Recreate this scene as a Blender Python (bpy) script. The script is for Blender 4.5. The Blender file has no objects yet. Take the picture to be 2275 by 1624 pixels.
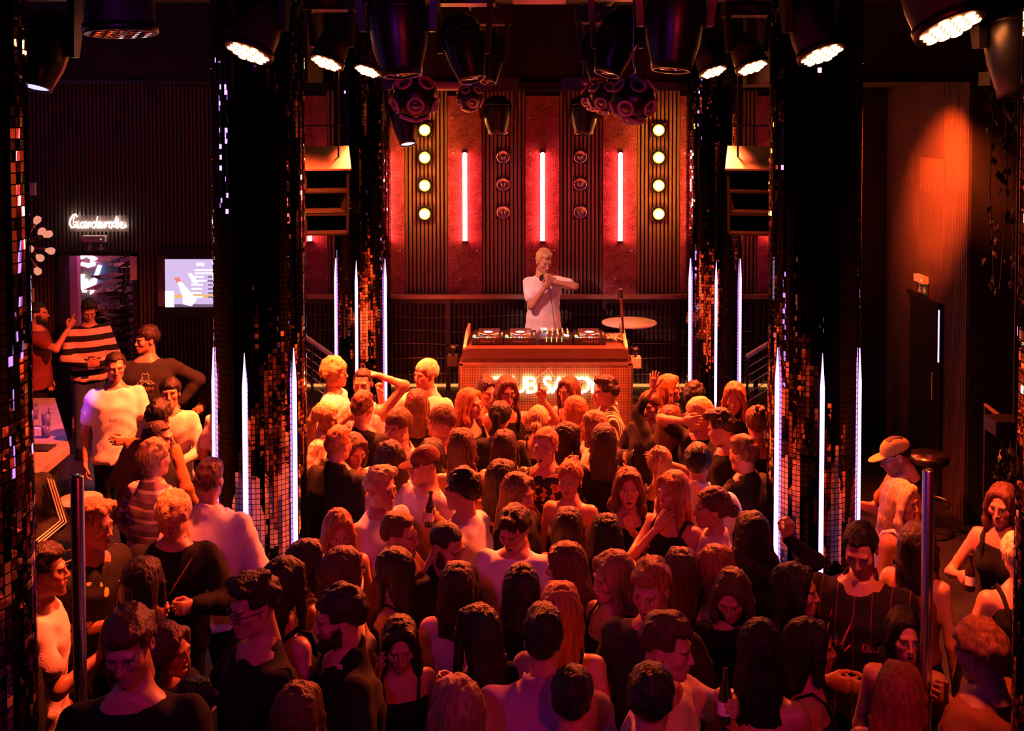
import bpy, bmesh, math, random
import numpy as np
from mathutils import Vector, Matrix
random.seed(7)
SC = bpy.context.scene
COL = SC.collection

# ---------------------------------------------------------------- camera (level shot from the gallery, lens shifted down)
F, CX, YH, CAMZ = 2300.0, 1198.0, 260.0, 3.9          # focal length, vanishing point and horizon in pixels of the 2275 x 1624 frame; eye height in metres
PITCH = math.radians(2.0)
PY = YH + F * math.tan(PITCH)
cam = bpy.data.cameras.new('camera'); cam_o = bpy.data.objects.new('camera', cam); COL.objects.link(cam_o)
cam.sensor_width = 36.0; cam.lens = 36.0 * F / 2275.0
cam.shift_x = -(CX - 1137.5) / 2275.0; cam.shift_y = -(812.0 - PY) / 2275.0
cam.clip_start = 0.05; cam.clip_end = 100
cam_o.location = (0, 0, CAMZ); cam_o.rotation_euler = (math.pi / 2 - PITCH, 0, 0)
SC.camera = cam_o
def ray(px, py):
    u = (px - CX) / F; v = -(py - PY) / F
    return Vector((u, math.cos(PITCH) + v * math.sin(PITCH), -math.sin(PITCH) + v * math.cos(PITCH)))
def at(px, py, Y):
    d = ray(px, py); return Vector((0, 0, CAMZ)) + d * (Y / d.y)
def at_z(px, py, z):
    d = ray(px, py); return Vector((0, 0, CAMZ)) + d * ((z - CAMZ) / d.z)

# ---------------------------------------------------------------- world and exposure
wd = bpy.data.worlds.new('world'); SC.world = wd; wd.use_nodes = True
wd.node_tree.nodes['Background'].inputs[0].default_value = (.006, .002, .003, 1)
wd.node_tree.nodes['Background'].inputs[1].default_value = .35
SC.view_settings.view_transform = 'Standard'; SC.view_settings.look = 'None'
SC.view_settings.gamma = 1.0; SC.view_settings.use_curve_mapping = False
SC.view_settings.exposure = 0.0
SC.cycles.max_bounces = 5; SC.cycles.diffuse_bounces = 2; SC.cycles.glossy_bounces = 3; SC.cycles.transmission_bounces = 2
SC.cycles.caustics_reflective = False; SC.cycles.caustics_refractive = False; SC.cycles.sample_clamp_indirect = 4.0; SC.cycles.use_adaptive_sampling = True; SC.cycles.adaptive_threshold = .02
WASH = (1.0, .090, .020)          # colour of the orange-red stage wash
WASH_W = 3200.0
TUBE = (1.0, .10, .075)
AMBER = (1.0, .36, .03)
VIOLET = (.62, .20, 1.0)

# ---------------------------------------------------------------- materials
MAT = {}
def mat(name, col, rough=.6, metal=0.0, bump=None, var=0.0, vscale=8.0, emit=None, estr=0.0, spec=.5, stretch=None, coat=0):
    m = bpy.data.materials.new(name); m.use_nodes = True
    nt = m.node_tree; bs = nt.nodes['Principled BSDF']
    bs.inputs['Base Color'].default_value = (*col, 1); bs.inputs['Roughness'].default_value = rough
    bs.inputs['Metallic'].default_value = metal; bs.inputs['Specular IOR Level'].default_value = spec
    if coat: bs.inputs['Coat Weight'].default_value = coat
    if emit: bs.inputs['Emission Color'].default_value = (*emit, 1); bs.inputs['Emission Strength'].default_value = estr
    if var or bump:
        tc = nt.nodes.new('ShaderNodeTexCoord'); mp = nt.nodes.new('ShaderNodeMapping'); nt.links.new(tc.outputs['Object'], mp.inputs[0])
        if stretch: mp.inputs['Scale'].default_value = stretch
        nz = nt.nodes.new('ShaderNodeTexNoise'); nz.inputs['Scale'].default_value = vscale; nz.inputs['Detail'].default_value = 4
        nt.links.new(mp.outputs[0], nz.inputs['Vector'])
        if var:
            rp = nt.nodes.new('ShaderNodeValToRGB')
            rp.color_ramp.elements[0].position = .3; rp.color_ramp.elements[1].position = .72
            rp.color_ramp.elements[0].color = (*[c * (1 - var) for c in col], 1); rp.color_ramp.elements[1].color = (*[min(1, c * (1 + var)) for c in col], 1)
            nt.links.new(nz.outputs[0], rp.inputs[0]); nt.links.new(rp.outputs[0], bs.inputs['Base Color'])
        if bump:
            n2 = nt.nodes.new('ShaderNodeTexNoise'); n2.inputs['Scale'].default_value = bump[0]; n2.inputs['Detail'].default_value = 3
            nt.links.new(mp.outputs[0], n2.inputs['Vector'])
            bp = nt.nodes.new('ShaderNodeBump'); bp.inputs['Strength'].default_value = bump[1]; bp.inputs['Distance'].default_value = .01
            nt.links.new(n2.outputs[0], bp.inputs['Height']); nt.links.new(bp.outputs[0], bs.inputs['Normal'])
    MAT[name] = m
    return m
def glow(name, col, s):
    m = bpy.data.materials.new(name); m.use_nodes = True; nt = m.node_tree
    nt.nodes.remove(nt.nodes['Principled BSDF']); e = nt.nodes.new('ShaderNodeEmission')
    e.inputs[0].default_value = (*col, 1); e.inputs[1].default_value = s
    nt.links.new(e.outputs[0], nt.nodes['Material Output'].inputs[0]); MAT[name] = m
    return m
mat('floor', (.020, .017, .020), .38, bump=(40, .08), var=.5, vscale=2.5)
mat('stage_floor', (.020, .018, .018), .45, var=.4, vscale=4)
mat('wall_dark', (.016, .012, .012), .75, var=.4, vscale=3)
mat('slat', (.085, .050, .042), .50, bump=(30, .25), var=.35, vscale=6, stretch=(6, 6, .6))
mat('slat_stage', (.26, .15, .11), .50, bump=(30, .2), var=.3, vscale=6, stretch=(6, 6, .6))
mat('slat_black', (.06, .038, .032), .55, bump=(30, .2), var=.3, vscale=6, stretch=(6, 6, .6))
mat('panel_smooth', (.060, .036, .030), .42, var=.2, vscale=5, stretch=(3, 3, .5))
mat('ceiling', (.010, .009, .010), .85, var=.3)
mat('black_metal', (.012, .011, .012), .38, metal=.0, var=.3, vscale=12)
mat('black_plastic', (.010, .009, .010), .32, var=.2, vscale=20)
mat('grey_metal', (.20, .19, .19), .35, metal=1.0, var=.2, vscale=10)
mat('chrome', (.85, .82, .86), .24, metal=1.0, var=.05, vscale=20)
mat('brass', (.75, .46, .18), .25, metal=1.0, var=.1, vscale=20)
mat('steel_panel', (.34, .25, .20), .38, metal=.75, var=.2, vscale=6)
mat('booth_metal', (.10, .045, .032), .42, metal=.3, var=.15, vscale=4)
mat('mirror', (.26, .25, .28), .012, metal=1.0, var=.08, vscale=30)
mat('pillar_core', (.002, .002, .002), .9, var=.3, spec=.05)
mat('glass', (.85, .85, .88), .08, spec=.8, var=.05, vscale=20)
MAT['glass'].node_tree.nodes['Principled BSDF'].inputs['Transmission Weight'].default_value = .92
mat('lens_glass', (.10, .07, .08), .06, spec=1.0, coat=1.0, var=.2, vscale=40)
mat('pink_ring', (.85, .48, .45), .45, var=.15, vscale=30)
mat('tabletop', (.42, .40, .40), .5, var=.25, vscale=12, bump=(60, .05))
mat('tabletop_pale', (.75, .62, .50), .45, var=.1, vscale=9)
mat('counter', (.16, .155, .16), .42, var=.25, vscale=14)
mat('cream_rail', (.70, .52, .38), .4, var=.1, vscale=10)
mat('yellow_paint', (.62, .34, .03), .5, var=.2, vscale=8)
mat('lamp_body', (.055, .050, .050), .36, var=.2, vscale=12)
mat('speaker_top', (.075, .055, .045), .6, bump=(160, .3), var=.15, vscale=30)  # top panel paler than the box: lamplight put into its colour
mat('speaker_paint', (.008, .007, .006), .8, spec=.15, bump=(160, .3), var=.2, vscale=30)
mat('paper', (.80, .62, .56), .8, var=.1, vscale=20)
mat('bottle_glass', (.020, .010, .006), .12, spec=.7, var=.2, vscale=20)
mat('label_white', (.75, .70, .66), .6, var=.1, vscale=30)
mat('leaf', (.016, .024, .012), .5, var=.5, vscale=14)
mat('dry_leaf', (.22, .16, .11), .6, var=.4, vscale=14)
mat('plaster_pink', (.42, .22, .30), .7, var=.15, vscale=3)
mat('cable_white', (.72, .66, .62), .5, var=.1, vscale=30)
mat('device_white', (.70, .62, .58), .5, var=.1, vscale=20)
mat('sign_green', (.05, .16, .09), .5, var=.2, vscale=30)
glow('tube_red', TUBE, 42.0)
glow('lamp_amber', AMBER, 120.0)
glow('wash_lens', (1.0, .24, .06), 34.0)
glow('led_violet', (.78, .32, 1.0), 4.2)
glow('lens_magenta', (.62, .10, 1.0), 2.5)
glow('led_warm', (1.0, .33, .07), 1.2)
glow('letters_warm', (1.0, .55, .28), 12.0)
glow('neon_white', (1.0, .80, .64), 16.0)
glow('neon_pink', (1.0, .16, .42), 22.0)
glow('neon_blue', (.20, .42, 1.0), 18.0)
glow('lens_blue', (.36, .34, 1.0), 2.4)
glow('lens_lavender', (.80, .70, 1.0), 1.7)
glow('strip_wall', (.55, .22, 1.0), 14.0)
glow('screen_lilac', (.62, .46, .74), 1.15)
glow('screen_white', (1.0, .93, .96), 1.9)
glow('screen_dark', (.22, .13, .24), .8)
glow('screen_amber', (1.0, .50, .10), 1.0)
glow('screen_red', (.9, .25, .20), 1.0)
glow('bulb', (1.0, .34, .22), .85)
glow('phone_light', (1.0, .92, .85), 14.0)
glow('indicator_blue', (.25, .5, 1.0), 3.0)
glow('indicator_green', (.3, 1.0, .4), 1.6)
glow('indicator_amber', (1.0, .5, .1), 2.0)

def skin_material():
    m = mat('skin', (.6, .35, .25), .46); nt = m.node_tree; bs = nt.nodes['Principled BSDF']
    a = nt.nodes.new('ShaderNodeAttribute'); a.attribute_name = 'tint'
    nz = nt.nodes.new('ShaderNodeTexNoise'); nz.inputs['Scale'].default_value = 60
    tc = nt.nodes.new('ShaderNodeTexCoord'); nt.links.new(tc.outputs['Object'], nz.inputs['Vector'])
    mx = nt.nodes.new('ShaderNodeMix'); mx.data_type = 'RGBA'; mx.blend_type = 'MULTIPLY'; mx.inputs[0].default_value = .18
    nt.links.new(a.outputs['Color'], mx.inputs[6]); nt.links.new(nz.outputs[1], mx.inputs[7])
    nt.links.new(mx.outputs[2], bs.inputs['Base Color'])
skin_material()
def hair_mat(c):
    n = 'hair_' + c
    if n not in MAT: mat(n, HAIRC[c], .50, bump=(90, .9), var=.45, vscale=70, stretch=(1, 1, .06), spec=.3)
    return MAT[n]
CLOTH = {'black': (.0045, .004, .0045), 'charcoal': (.022, .020, .022), 'white': (.80, .76, .74), 'cream': (.74, .64, .50), 'pink': (.68, .46, .46), 'mauve': (.30, .16, .30), 'rust': (.30, .10, .035), 'navy': (.02, .025, .06), 'maroon': (.16, .03, .03), 'grey': (.22, .20, .21), 'denim': (.05, .07, .16), 'capred': (.14, .035, .03), 'mustard': (.52, .34, .08), 'olive': (.10, .09, .04), 'blush': (.62, .34, .34), 'darkred': (.10, .02, .02), 'sand': (.42, .30, .18)}
def cloth(c):
    n = 'cloth_' + c
    if n in MAT: return MAT[n]
    if c in CLOTH: return mat(n, CLOTH[c], .85, bump=(140, .35), var=.14, vscale=9, spec=.2)
    m = mat(n, (.5, .5, .5), .85, bump=(140, .3), spec=.2); nt = m.node_tree; bs = nt.nodes['Principled BSDF']
    tc = nt.nodes.new('ShaderNodeTexCoord'); sp = nt.nodes.new('ShaderNodeSeparateXYZ'); nt.links.new(tc.outputs['Object'], sp.inputs[0])
    rp = nt.nodes.new('ShaderNodeValToRGB'); rp.color_ramp.interpolation = 'CONSTANT'
    def saw(sock, per):
        d = nt.nodes.new('ShaderNodeMath'); d.operation = 'DIVIDE'; d.inputs[1].default_value = per; nt.links.new(sock, d.inputs[0])
        f = nt.nodes.new('ShaderNodeMath'); f.operation = 'FRACT'; nt.links.new(d.outputs[0], f.inputs[0]); return f.outputs[0]
    def ramp(stops, sock):
        e = rp.color_ramp.elements
        while len(e) < len(stops): e.new(.5)
        for q, (pos, col) in zip(e, stops): q.position = pos; q.color = (*col, 1)
        nt.links.new(sock, rp.inputs[0]); nt.links.new(rp.outputs[0], bs.inputs['Base Color'])
    if c == 'rugby': ramp([(0, (.015, .013, .014)), (.48, (.66, .48, .42))], saw(sp.outputs[2], .135))
    elif c == 'plaid':
        ramp([(0, (.22, .12, .18)), (.30, (.55, .38, .40)), (.42, (.16, .08, .11)), (.72, (.40, .22, .26)), (.8, (.10, .05, .07))], saw(sp.outputs[2], .17))
    elif c == 'pinstripe': ramp([(0, (.016, .010, .012)), (.80, (.14, .035, .045)), (.86, (.016, .010, .012))], saw(sp.outputs[0], .085))
    elif c == 'stripejacket': ramp([(0, (.035, .022, .016)), (.62, (.62, .44, .26))], saw(sp.outputs[0], .035))
    else:
        nz = nt.nodes.new('ShaderNodeTexNoise'); nz.inputs['Scale'].default_value = {'floral': 17, 'print': 11, 'patch': 6.5}.get(c, 15); nz.inputs['Detail'].default_value = 2
        nt.links.new(tc.outputs['Object'], nz.inputs['Vector'])
        if c == 'floral': ramp([(0, (.012, .010, .010)), (.53, (.62, .30, .12)), (.60, (.30, .10, .04))], nz.outputs[0])
        elif c == 'print': ramp([(0, (.62, .50, .42)), (.47, (.28, .17, .12)), (.55, (.70, .58, .48))], nz.outputs[0])
        else: ramp([(0, (.012, .011, .012)), (.57, (.60, .52, .10))], nz.outputs[0])
    return m

# ---------------------------------------------------------------- mesh helpers
class Geo:
    """collects plain geometry for ONE part"""
    def __init__(s): s.v = []; s.f = []; s.sm = []
    def add(s, vs, fs, smooth=False):
        n = len(s.v); s.v += [tuple(v) for v in vs]; s.f += [tuple(i + n for i in f) for f in fs]; s.sm += [smooth] * len(fs); return s
    def box(s, c, d, R=None, taper=1.0):
        c = Vector(c); x, y, z = [q / 2 for q in d]; P = []
        for sz in (-1, 1):
            for sx, sy in ((-1, -1), (1, -1), (1, 1), (-1, 1)):
                t = taper if sz > 0 else 1.0
                v = Vector((sx * x * t, sy * y * t, sz * z)); P.append(c + (R @ v if R is not None else v))
        return s.add(P, [(3, 2, 1, 0), (4, 5, 6, 7), (0, 1, 5, 4), (1, 2, 6, 5), (2, 3, 7, 6), (3, 0, 4, 7)])
    def bbox(s, lo, hi): return s.box([(a + b) / 2 for a, b in zip(lo, hi)], [b - a for a, b in zip(lo, hi)])
    def tube(s, pts, r, n=8, closed=False, caps=True, r2=None):
        pts = [Vector(p) for p in pts]; m = len(pts); rings = []
        up = Vector((0, 0, 1))
        for i, p in enumerate(pts):
            a = pts[i - 1] if (i > 0 or closed) else p; b = pts[(i + 1) % m] if (i < m - 1 or closed) else p
            d = (b - a).normalized() if (b - a).length > 1e-9 else Vector((0, 0, 1))
            if abs(d.dot(up)) > .97: up = Vector((0, 1, 0)) if abs(d.y) < .9 else Vector((1, 0, 0))
            x = d.cross(up).normalized(); y = x.cross(d).normalized()
            rr = r if r2 is None else r + (r2 - r) * i / max(1, m - 1)
            rings.append([p + x * (rr * math.cos(2 * math.pi * j / n)) + y * (rr * math.sin(2 * math.pi * j / n)) for j in range(n)])
        V = [v for R_ in rings for v in R_]; Q = []
        for i in range(m if closed else m - 1):
            for j in range(n):
                a, b = i * n + j, i * n + (j + 1) % n; c, d = ((i + 1) % m) * n + (j + 1) % n, ((i + 1) % m) * n + j
                Q.append((a, b, c, d))
        s.add(V, Q, True)
        if caps and not closed:
            s.add(rings[0], [tuple(range(n))[::-1]]); s.add(rings[-1], [tuple(range(n))])
        return s
    def lathe(s, prof, n=24, M=None, c=(0, 0, 0), smooth=True):
        """profile rows (r, z) round the z axis"""
        V = []; c = Vector(c)
        for r, z in prof:
            for j in range(n):
                v = Vector((r * math.cos(2 * math.pi * j / n), r * math.sin(2 * math.pi * j / n), z)); V.append(c + (M @ v if M is not None else v))
        Q = []
        for i in range(len(prof) - 1):
            for j in range(n): Q.append((i * n + j, i * n + (j + 1) % n, (i + 1) * n + (j + 1) % n, (i + 1) * n + j))
        s.add(V, Q, smooth)
        if prof[0][0] > 1e-4: s.add(V[:n], [tuple(range(n))[::-1]])
        if prof[-1][0] > 1e-4: s.add(V[-n:], [tuple(range(n))])
        return s
    def prism(s, poly, z0, z1, M=None):
        """polygon (x, y) pulled from z0 to z1"""
        n = len(poly); V = [Vector((x, y, z)) for z in (z0, z1) for x, y in poly]
        if M is not None: V = [M @ v for v in V]
        return s.add(V, [tuple(range(n))[::-1], tuple(range(n, 2 * n))] + [(i, (i + 1) % n, n + (i + 1) % n, n + i) for i in range(n)])
    def mesh(s, name):
        me = bpy.data.meshes.new(name); me.from_pydata(s.v, [], s.f); me.polygons.foreach_set('use_smooth', s.sm); me.update(); return me
    def build(s, name, m, parent=None, loc=None, R=None):
        return link(name, s.mesh(name), m, parent, loc, R)
def link(name, me, m, parent=None, loc=None, R=None):
    o = bpy.data.objects.new(name, me); COL.objects.link(o)
    mt = MAT[m] if isinstance(m, str) else m
    if not len(me.materials): me.materials.append(mt)
    elif me.materials[0] != mt:
        o.material_slots[0].link = 'OBJECT'; o.material_slots[0].material = mt
    if parent is not None: o.parent = parent
    if loc is not None: o.location = loc
    if R is not None: o.rotation_euler = R
    return o
def empty(name, loc=(0, 0, 0), rz=0.0):
    o = bpy.data.objects.new(name, None); COL.objects.link(o); o.location = loc; o.rotation_euler.z = rz; o.empty_display_size = .1; return o
def tag(o, label, cat, group=None):
    o['label'] = label; o['category'] = cat
    if group: o['group'] = group
    return o
def struct(o, label=None):
    o['kind'] = 'structure'
    if label: o['label'] = label
    return o
def text_mesh(txt, size, ext=0.0, align='CENTER', shear=0.0, sp=1.0):
    cu = bpy.data.curves.new('text', 'FONT'); cu.body = txt; cu.size = size; cu.extrude = ext; cu.align_x = align; cu.shear = shear; cu.space_character = sp; cu.resolution_u = 3
    ob = bpy.data.objects.new('text', cu); COL.objects.link(ob)
    dg = bpy.context.evaluated_depsgraph_get(); me = bpy.data.meshes.new_from_object(ob.evaluated_get(dg))
    bpy.data.objects.remove(ob); bpy.data.curves.remove(cu); me.materials.clear()
    return me
def spot(name, parent, loc, aim, col, watts, size=100, blend=.6, r=.12):
    l = bpy.data.lights.new(name, 'SPOT'); l.energy = watts; l.color = col; l.spot_size = math.radians(size); l.spot_blend = blend; l.shadow_soft_size = r
    o = bpy.data.objects.new(name, l); COL.objects.link(o)
    o.parent = parent; o.location = loc
    o.rotation_euler = Vector(aim).to_track_quat('-Z', 'Y').to_euler()
    return o
# ---------------------------------------------------------------- implicit surface mesher
class Field:
    """distance field on a regular grid, meshed with naive surface nets"""
    def __init__(s, lo, hi, h):
        s.h = h; s.lo = np.array(lo, np.float32)
        s.n = np.ceil((np.array(hi) - np.array(lo)) / h).astype(int) + 1
        s.f = np.full(s.n, 0.5, np.float32)
    def block(s, lo, hi, pad):
        a = np.clip(np.floor((np.array(lo) - pad - s.lo) / s.h).astype(int), 0, s.n)
        b = np.clip(np.ceil((np.array(hi) + pad - s.lo) / s.h).astype(int) + 1, 0, s.n)
        if (b <= a).any(): return None
        sl = tuple(slice(int(i), int(j)) for i, j in zip(a, b))
        ax = [s.lo[i] + s.h * np.arange(a[i], b[i], dtype=np.float32) for i in range(3)]
        return sl, ax[0][:, None, None], ax[1][None, :, None], ax[2][None, None, :]
    def put(s, sl, d, k, neg=False):
        a = s.f[sl]
        if neg:
            d = -d
            m = np.maximum(a, d) if k <= 0 else np.maximum(a, d) + (np.maximum(k - np.abs(a - d), 0) ** 2) * (0.25 / k)
        else:
            m = np.minimum(a, d) if k <= 0 else np.minimum(a, d) - (np.maximum(k - np.abs(a - d), 0) ** 2) * (0.25 / k)
        s.f[sl] = m
    def cone(s, p, q, r1, r2, k=0.02, neg=False, sx=1.0, sy=1.0):
        p = np.array(p, np.float32); q = np.array(q, np.float32); R = max(r1, r2) * max(1, sx, sy)
        b = s.block(np.minimum(p, q) - R, np.maximum(p, q) + R, k + 2.5 * s.h)
        if b is None: return
        sl, X, Y, Z = b
        v = q - p; L = float((v * v).sum()) + 1e-9
        t = np.clip(((X - p[0]) * v[0] + (Y - p[1]) * v[1] + (Z - p[2]) * v[2]) / L, 0, 1)
        dx = (X - p[0] - t * v[0]) / sx; dy = (Y - p[1] - t * v[1]) / sy; dz = Z - p[2] - t * v[2]
        s.put(sl, np.sqrt(dx * dx + dy * dy + dz * dz) - (r1 + (r2 - r1) * t), k, neg)
    def ball(s, c, r, k=0.02, neg=False):
        c = np.array(c, np.float32); r = np.array(r if hasattr(r, '__len__') else (r,) * 3, np.float32)
        b = s.block(c - r, c + r, k + 2.5 * s.h)
        if b is None: return
        sl, X, Y, Z = b
        q = np.sqrt(((X - c[0]) / r[0]) ** 2 + ((Y - c[1]) / r[1]) ** 2 + ((Z - c[2]) / r[2]) ** 2)
        s.put(sl, (q - 1) * float(r.min()), k, neg)
    def loft(s, prof, k=0.03, grow=0.0, pw=2.4, neg=False):
        """vertical loft; rows (z, half width, half depth, centre x, centre y)"""
        P = np.array(prof, np.float32)
        lo = (P[:, 3].min() - P[:, 1].max() - grow, P[:, 4].min() - P[:, 2].max() - grow, P[0, 0] - grow)
        hi = (P[:, 3].max() + P[:, 1].max() + grow, P[:, 4].max() + P[:, 2].max() + grow, P[-1, 0] + grow)
        b = s.block(lo, hi, k + 2.5 * s.h)
        if b is None: return
        sl, X, Y, Z = b
        z = Z.ravel()
        A = (np.interp(z, P[:, 0], P[:, 1]) + grow).astype(np.float32)[None, None, :]
        B = (np.interp(z, P[:, 0], P[:, 2]) + grow).astype(np.float32)[None, None, :]
        cx = np.interp(z, P[:, 0], P[:, 3]).astype(np.float32)[None, None, :]
        cy = np.interp(z, P[:, 0], P[:, 4]).astype(np.float32)[None, None, :]
        q = (np.abs((X - cx) / A) ** pw + np.abs((Y - cy) / B) ** pw) ** (1 / pw)
        d = (q - 1) * np.minimum(A, B)
        d = np.maximum(d, np.maximum(P[0, 0] - grow - Z, Z - P[-1, 0] - grow))
        s.put(sl, d.astype(np.float32), k, neg)
    def cut(s, n, c, k=0.0):
        """remove the side of the plane the normal points to"""
        n = np.array(n, np.float32); n /= np.linalg.norm(n)
        ax = [s.lo[i] + s.h * np.arange(s.n[i], dtype=np.float32) for i in range(3)]
        d = (ax[0][:, None, None] - c[0]) * n[0] + (ax[1][None, :, None] - c[1]) * n[1] + (ax[2][None, None, :] - c[2]) * n[2]
        s.f = np.maximum(s.f, d).astype(np.float32)
    def coords(s):
        ax = [s.lo[i] + s.h * np.arange(s.n[i], dtype=np.float32) for i in range(3)]
        return ax[0][:, None, None], ax[1][None, :, None], ax[2][None, None, :]
    def mesh(s):
        f = s.f.copy()
        f[0] = f[-1] = 0.5; f[:, 0] = f[:, -1] = 0.5; f[:, :, 0] = f[:, :, -1] = 0.5
        ins = f < 0
        nx, ny, nz = f.shape
        cnt = np.zeros((nx - 1, ny - 1, nz - 1), np.int8)
        for i in (0, 1):
            for j in (0, 1):
                for k in (0, 1):
                    cnt += ins[i:nx - 1 + i, j:ny - 1 + j, k:nz - 1 + k]
        act = (cnt > 0) & (cnt < 8)
        I = np.argwhere(act)
        if not len(I): return np.zeros((0, 3)), np.zeros((0, 4), int)
        idx = np.full(act.shape, -1, np.int64); idx[act] = np.arange(len(I))
        acc = np.zeros((len(I), 3)); num = np.zeros(len(I))
        for a in range(3):
            e = [0, 0, 0]; e[a] = 1
            for u in (0, 1):
                for v in (0, 1):
                    o = [0, 0, 0]; o[(a + 1) % 3] = u; o[(a + 2) % 3] = v
                    p = I + o; q = p + e
                    fp = f[p[:, 0], p[:, 1], p[:, 2]]; fq = f[q[:, 0], q[:, 1], q[:, 2]]
                    c = (fp < 0) != (fq < 0)
                    t = np.where(c, fp / np.where(c, fp - fq, 1), 0)
                    pt = p + t[:, None] * np.array(e)
                    acc += pt * c[:, None]; num += c
        V = acc / num[:, None] * s.h + s.lo
        Q = []
        for a in range(3):
            b, c = (a + 1) % 3, (a + 2) % 3
            s0 = [slice(None)] * 3; s1 = [slice(None)] * 3
            s0[a] = slice(0, -1); s1[a] = slice(1, None)
            A = ins[tuple(s0)]; B = ins[tuple(s1)]
            E = np.argwhere(A != B)
            E = E[(E[:, b] > 0) & (E[:, c] > 0)]
            fl = A[E[:, 0], E[:, 1], E[:, 2]]
            def vid(db, dc):
                g = E.copy(); g[:, b] -= db; g[:, c] -= dc
                return idx[g[:, 0], g[:, 1], g[:, 2]]
            q = np.stack([vid(1, 1), vid(0, 1), vid(0, 0), vid(1, 0)], 1)
            q[~fl] = q[~fl][:, ::-1]
            Q.append(q)
        Q = np.concatenate(Q)
        return V, Q[(Q >= 0).all(1)]

def vnoise(X, Y, Z, seed=0):
    """smooth value noise in -1..1"""
    X, Y, Z = np.broadcast_arrays(X, Y, Z)
    T = np.random.RandomState(seed).uniform(-1, 1, (32, 32, 32)).astype(np.float32)
    def sp(v):
        i = np.floor(v).astype(np.int32); f = (v - i).astype(np.float32); return i, f * f * (3 - 2 * f)
    ix, fx = sp(X); iy, fy = sp(Y); iz, fz = sp(Z); r = 0
    for a in (0, 1):
        for b in (0, 1):
            for c in (0, 1):
                r = r + T[(ix + a) & 31, (iy + b) & 31, (iz + c) & 31] * (fx if a else 1 - fx) * (fy if b else 1 - fy) * (fz if c else 1 - fz)
    return r

def new_mesh(name, V, Q, smooth=True, col=None):
    me = bpy.data.meshes.new(name)
    V = np.asarray(V, np.float32); Q = np.asarray(Q, np.int32)
    n = Q.shape[1]
    me.vertices.add(len(V)); me.vertices.foreach_set('co', V.ravel())
    me.loops.add(len(Q) * n); me.loops.foreach_set('vertex_index', Q.ravel())
    me.polygons.add(len(Q)); me.polygons.foreach_set('loop_start', np.arange(len(Q), dtype=np.int32) * n)
    if smooth: me.polygons.foreach_set('use_smooth', np.ones(len(Q), bool))
    me.update(calc_edges=True)
    if col is not None:
        at = me.color_attributes.new('tint', 'FLOAT_COLOR', 'POINT')
        c4 = np.ones((len(V), 4), np.float32); c4[:, :3] = col
        at.data.foreach_set('color', c4.ravel())
    return me

def rotm(ax, deg):
    a = math.radians(deg); c, s = math.cos(a), math.sin(a)
    return np.array({'x': [[1, 0, 0], [0, c, -s], [0, s, c]], 'y': [[c, 0, s], [0, 1, 0], [-s, 0, c]], 'z': [[c, -s, 0], [s, c, 0], [0, 0, 1]]}[ax])

# ---------------------------------------------------------------- heads (face looks to -Y, centre between the ears)
HEADS = {}
def head_mesh(sex, mouth, h):
    key = (sex, mouth, h)
    if key in HEADS: return HEADS[key]
    F_ = Field((-.105, -.145, -.20), (.105, .125, .135), h)
    m = sex == 'm'
    F_.ball((0, .014, .034), (.0755, .0955, .0865), 0)
    F_.ball((0, -.032, -.022), (.060 if m else .057, .058, .082), .03)
    jw = .040 if m else .033
    for sx in (-1, 1):
        F_.cone((sx * jw, -.018, -.070), (sx * .012, -.072, -.098 if m else -.094), .022, .017, .03)
        F_.ball((sx * .041, -.064, -.020), .024, .025)
    F_.ball((0, -.078, -.098 if m else -.094), .017 if m else .015, .02)
    F_.cone((-.036, -.0835, .021), (.036, -.0835, .021), .0125 if m else .010, .0125 if m else .010, .02)
    for sx in (-1, 1):
        F_.ball((sx * .031, -.1065, .001), (.020, .018, .0135), .010, True)
        F_.ball((sx * .0305, -.0795, .001), .0128, .003)
    F_.cone((0, -.091, .014), (0, -.1135, -.030), .0075, .0105 if m else .009, .012)
    for sx in (-1, 1): F_.ball((sx * .0105, -.103, -.033), .0085, .008)
    w = {'n': .021, 's': .028, 'o': .020, 'l': .026}[mouth]; up = {'n': 0, 's': .006, 'o': 0, 'l': .006}[mouth]
    op = {'n': .0, 's': .0, 'o': .010, 'l': .011}[mouth]
    F_.ball((0, -.078, -.063), (.030, .022, .020), .02)
    for sx in (-1, 1):
        F_.cone((0, -.1000, -.0575), (sx * w, -.087, -.0605 + up), .0065, .003, .006)
        F_.cone((0, -.0990, -.0685 - op), (sx * w, -.087, -.0625 + up), .0075, .003, .006)
    if op: F_.ball((0, -.099, -.0625 - op * .45), (w * .72, .016, .0035 + op * .62), .003, True)
    else: F_.cone((-w * .8, -.098, -.0625 + up * .6), (w * .8, -.098, -.0625 + up * .6), .0022, .0022, .003, True)
    for sx in (-1, 1):
        F_.ball((sx * .079, .010, -.004), (.011, .020, .031), .006)
        F_.ball((sx * .088, .006, .0), (.007, .011, .018), .004, True)
    F_.cone((0, .022, -.055), (0, .036, -.20), .054 if m else .045, .056 if m else .046, .03)
    V, Q = F_.mesh()
    HEADS[key] = (V, Q)
    return V, Q

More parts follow.
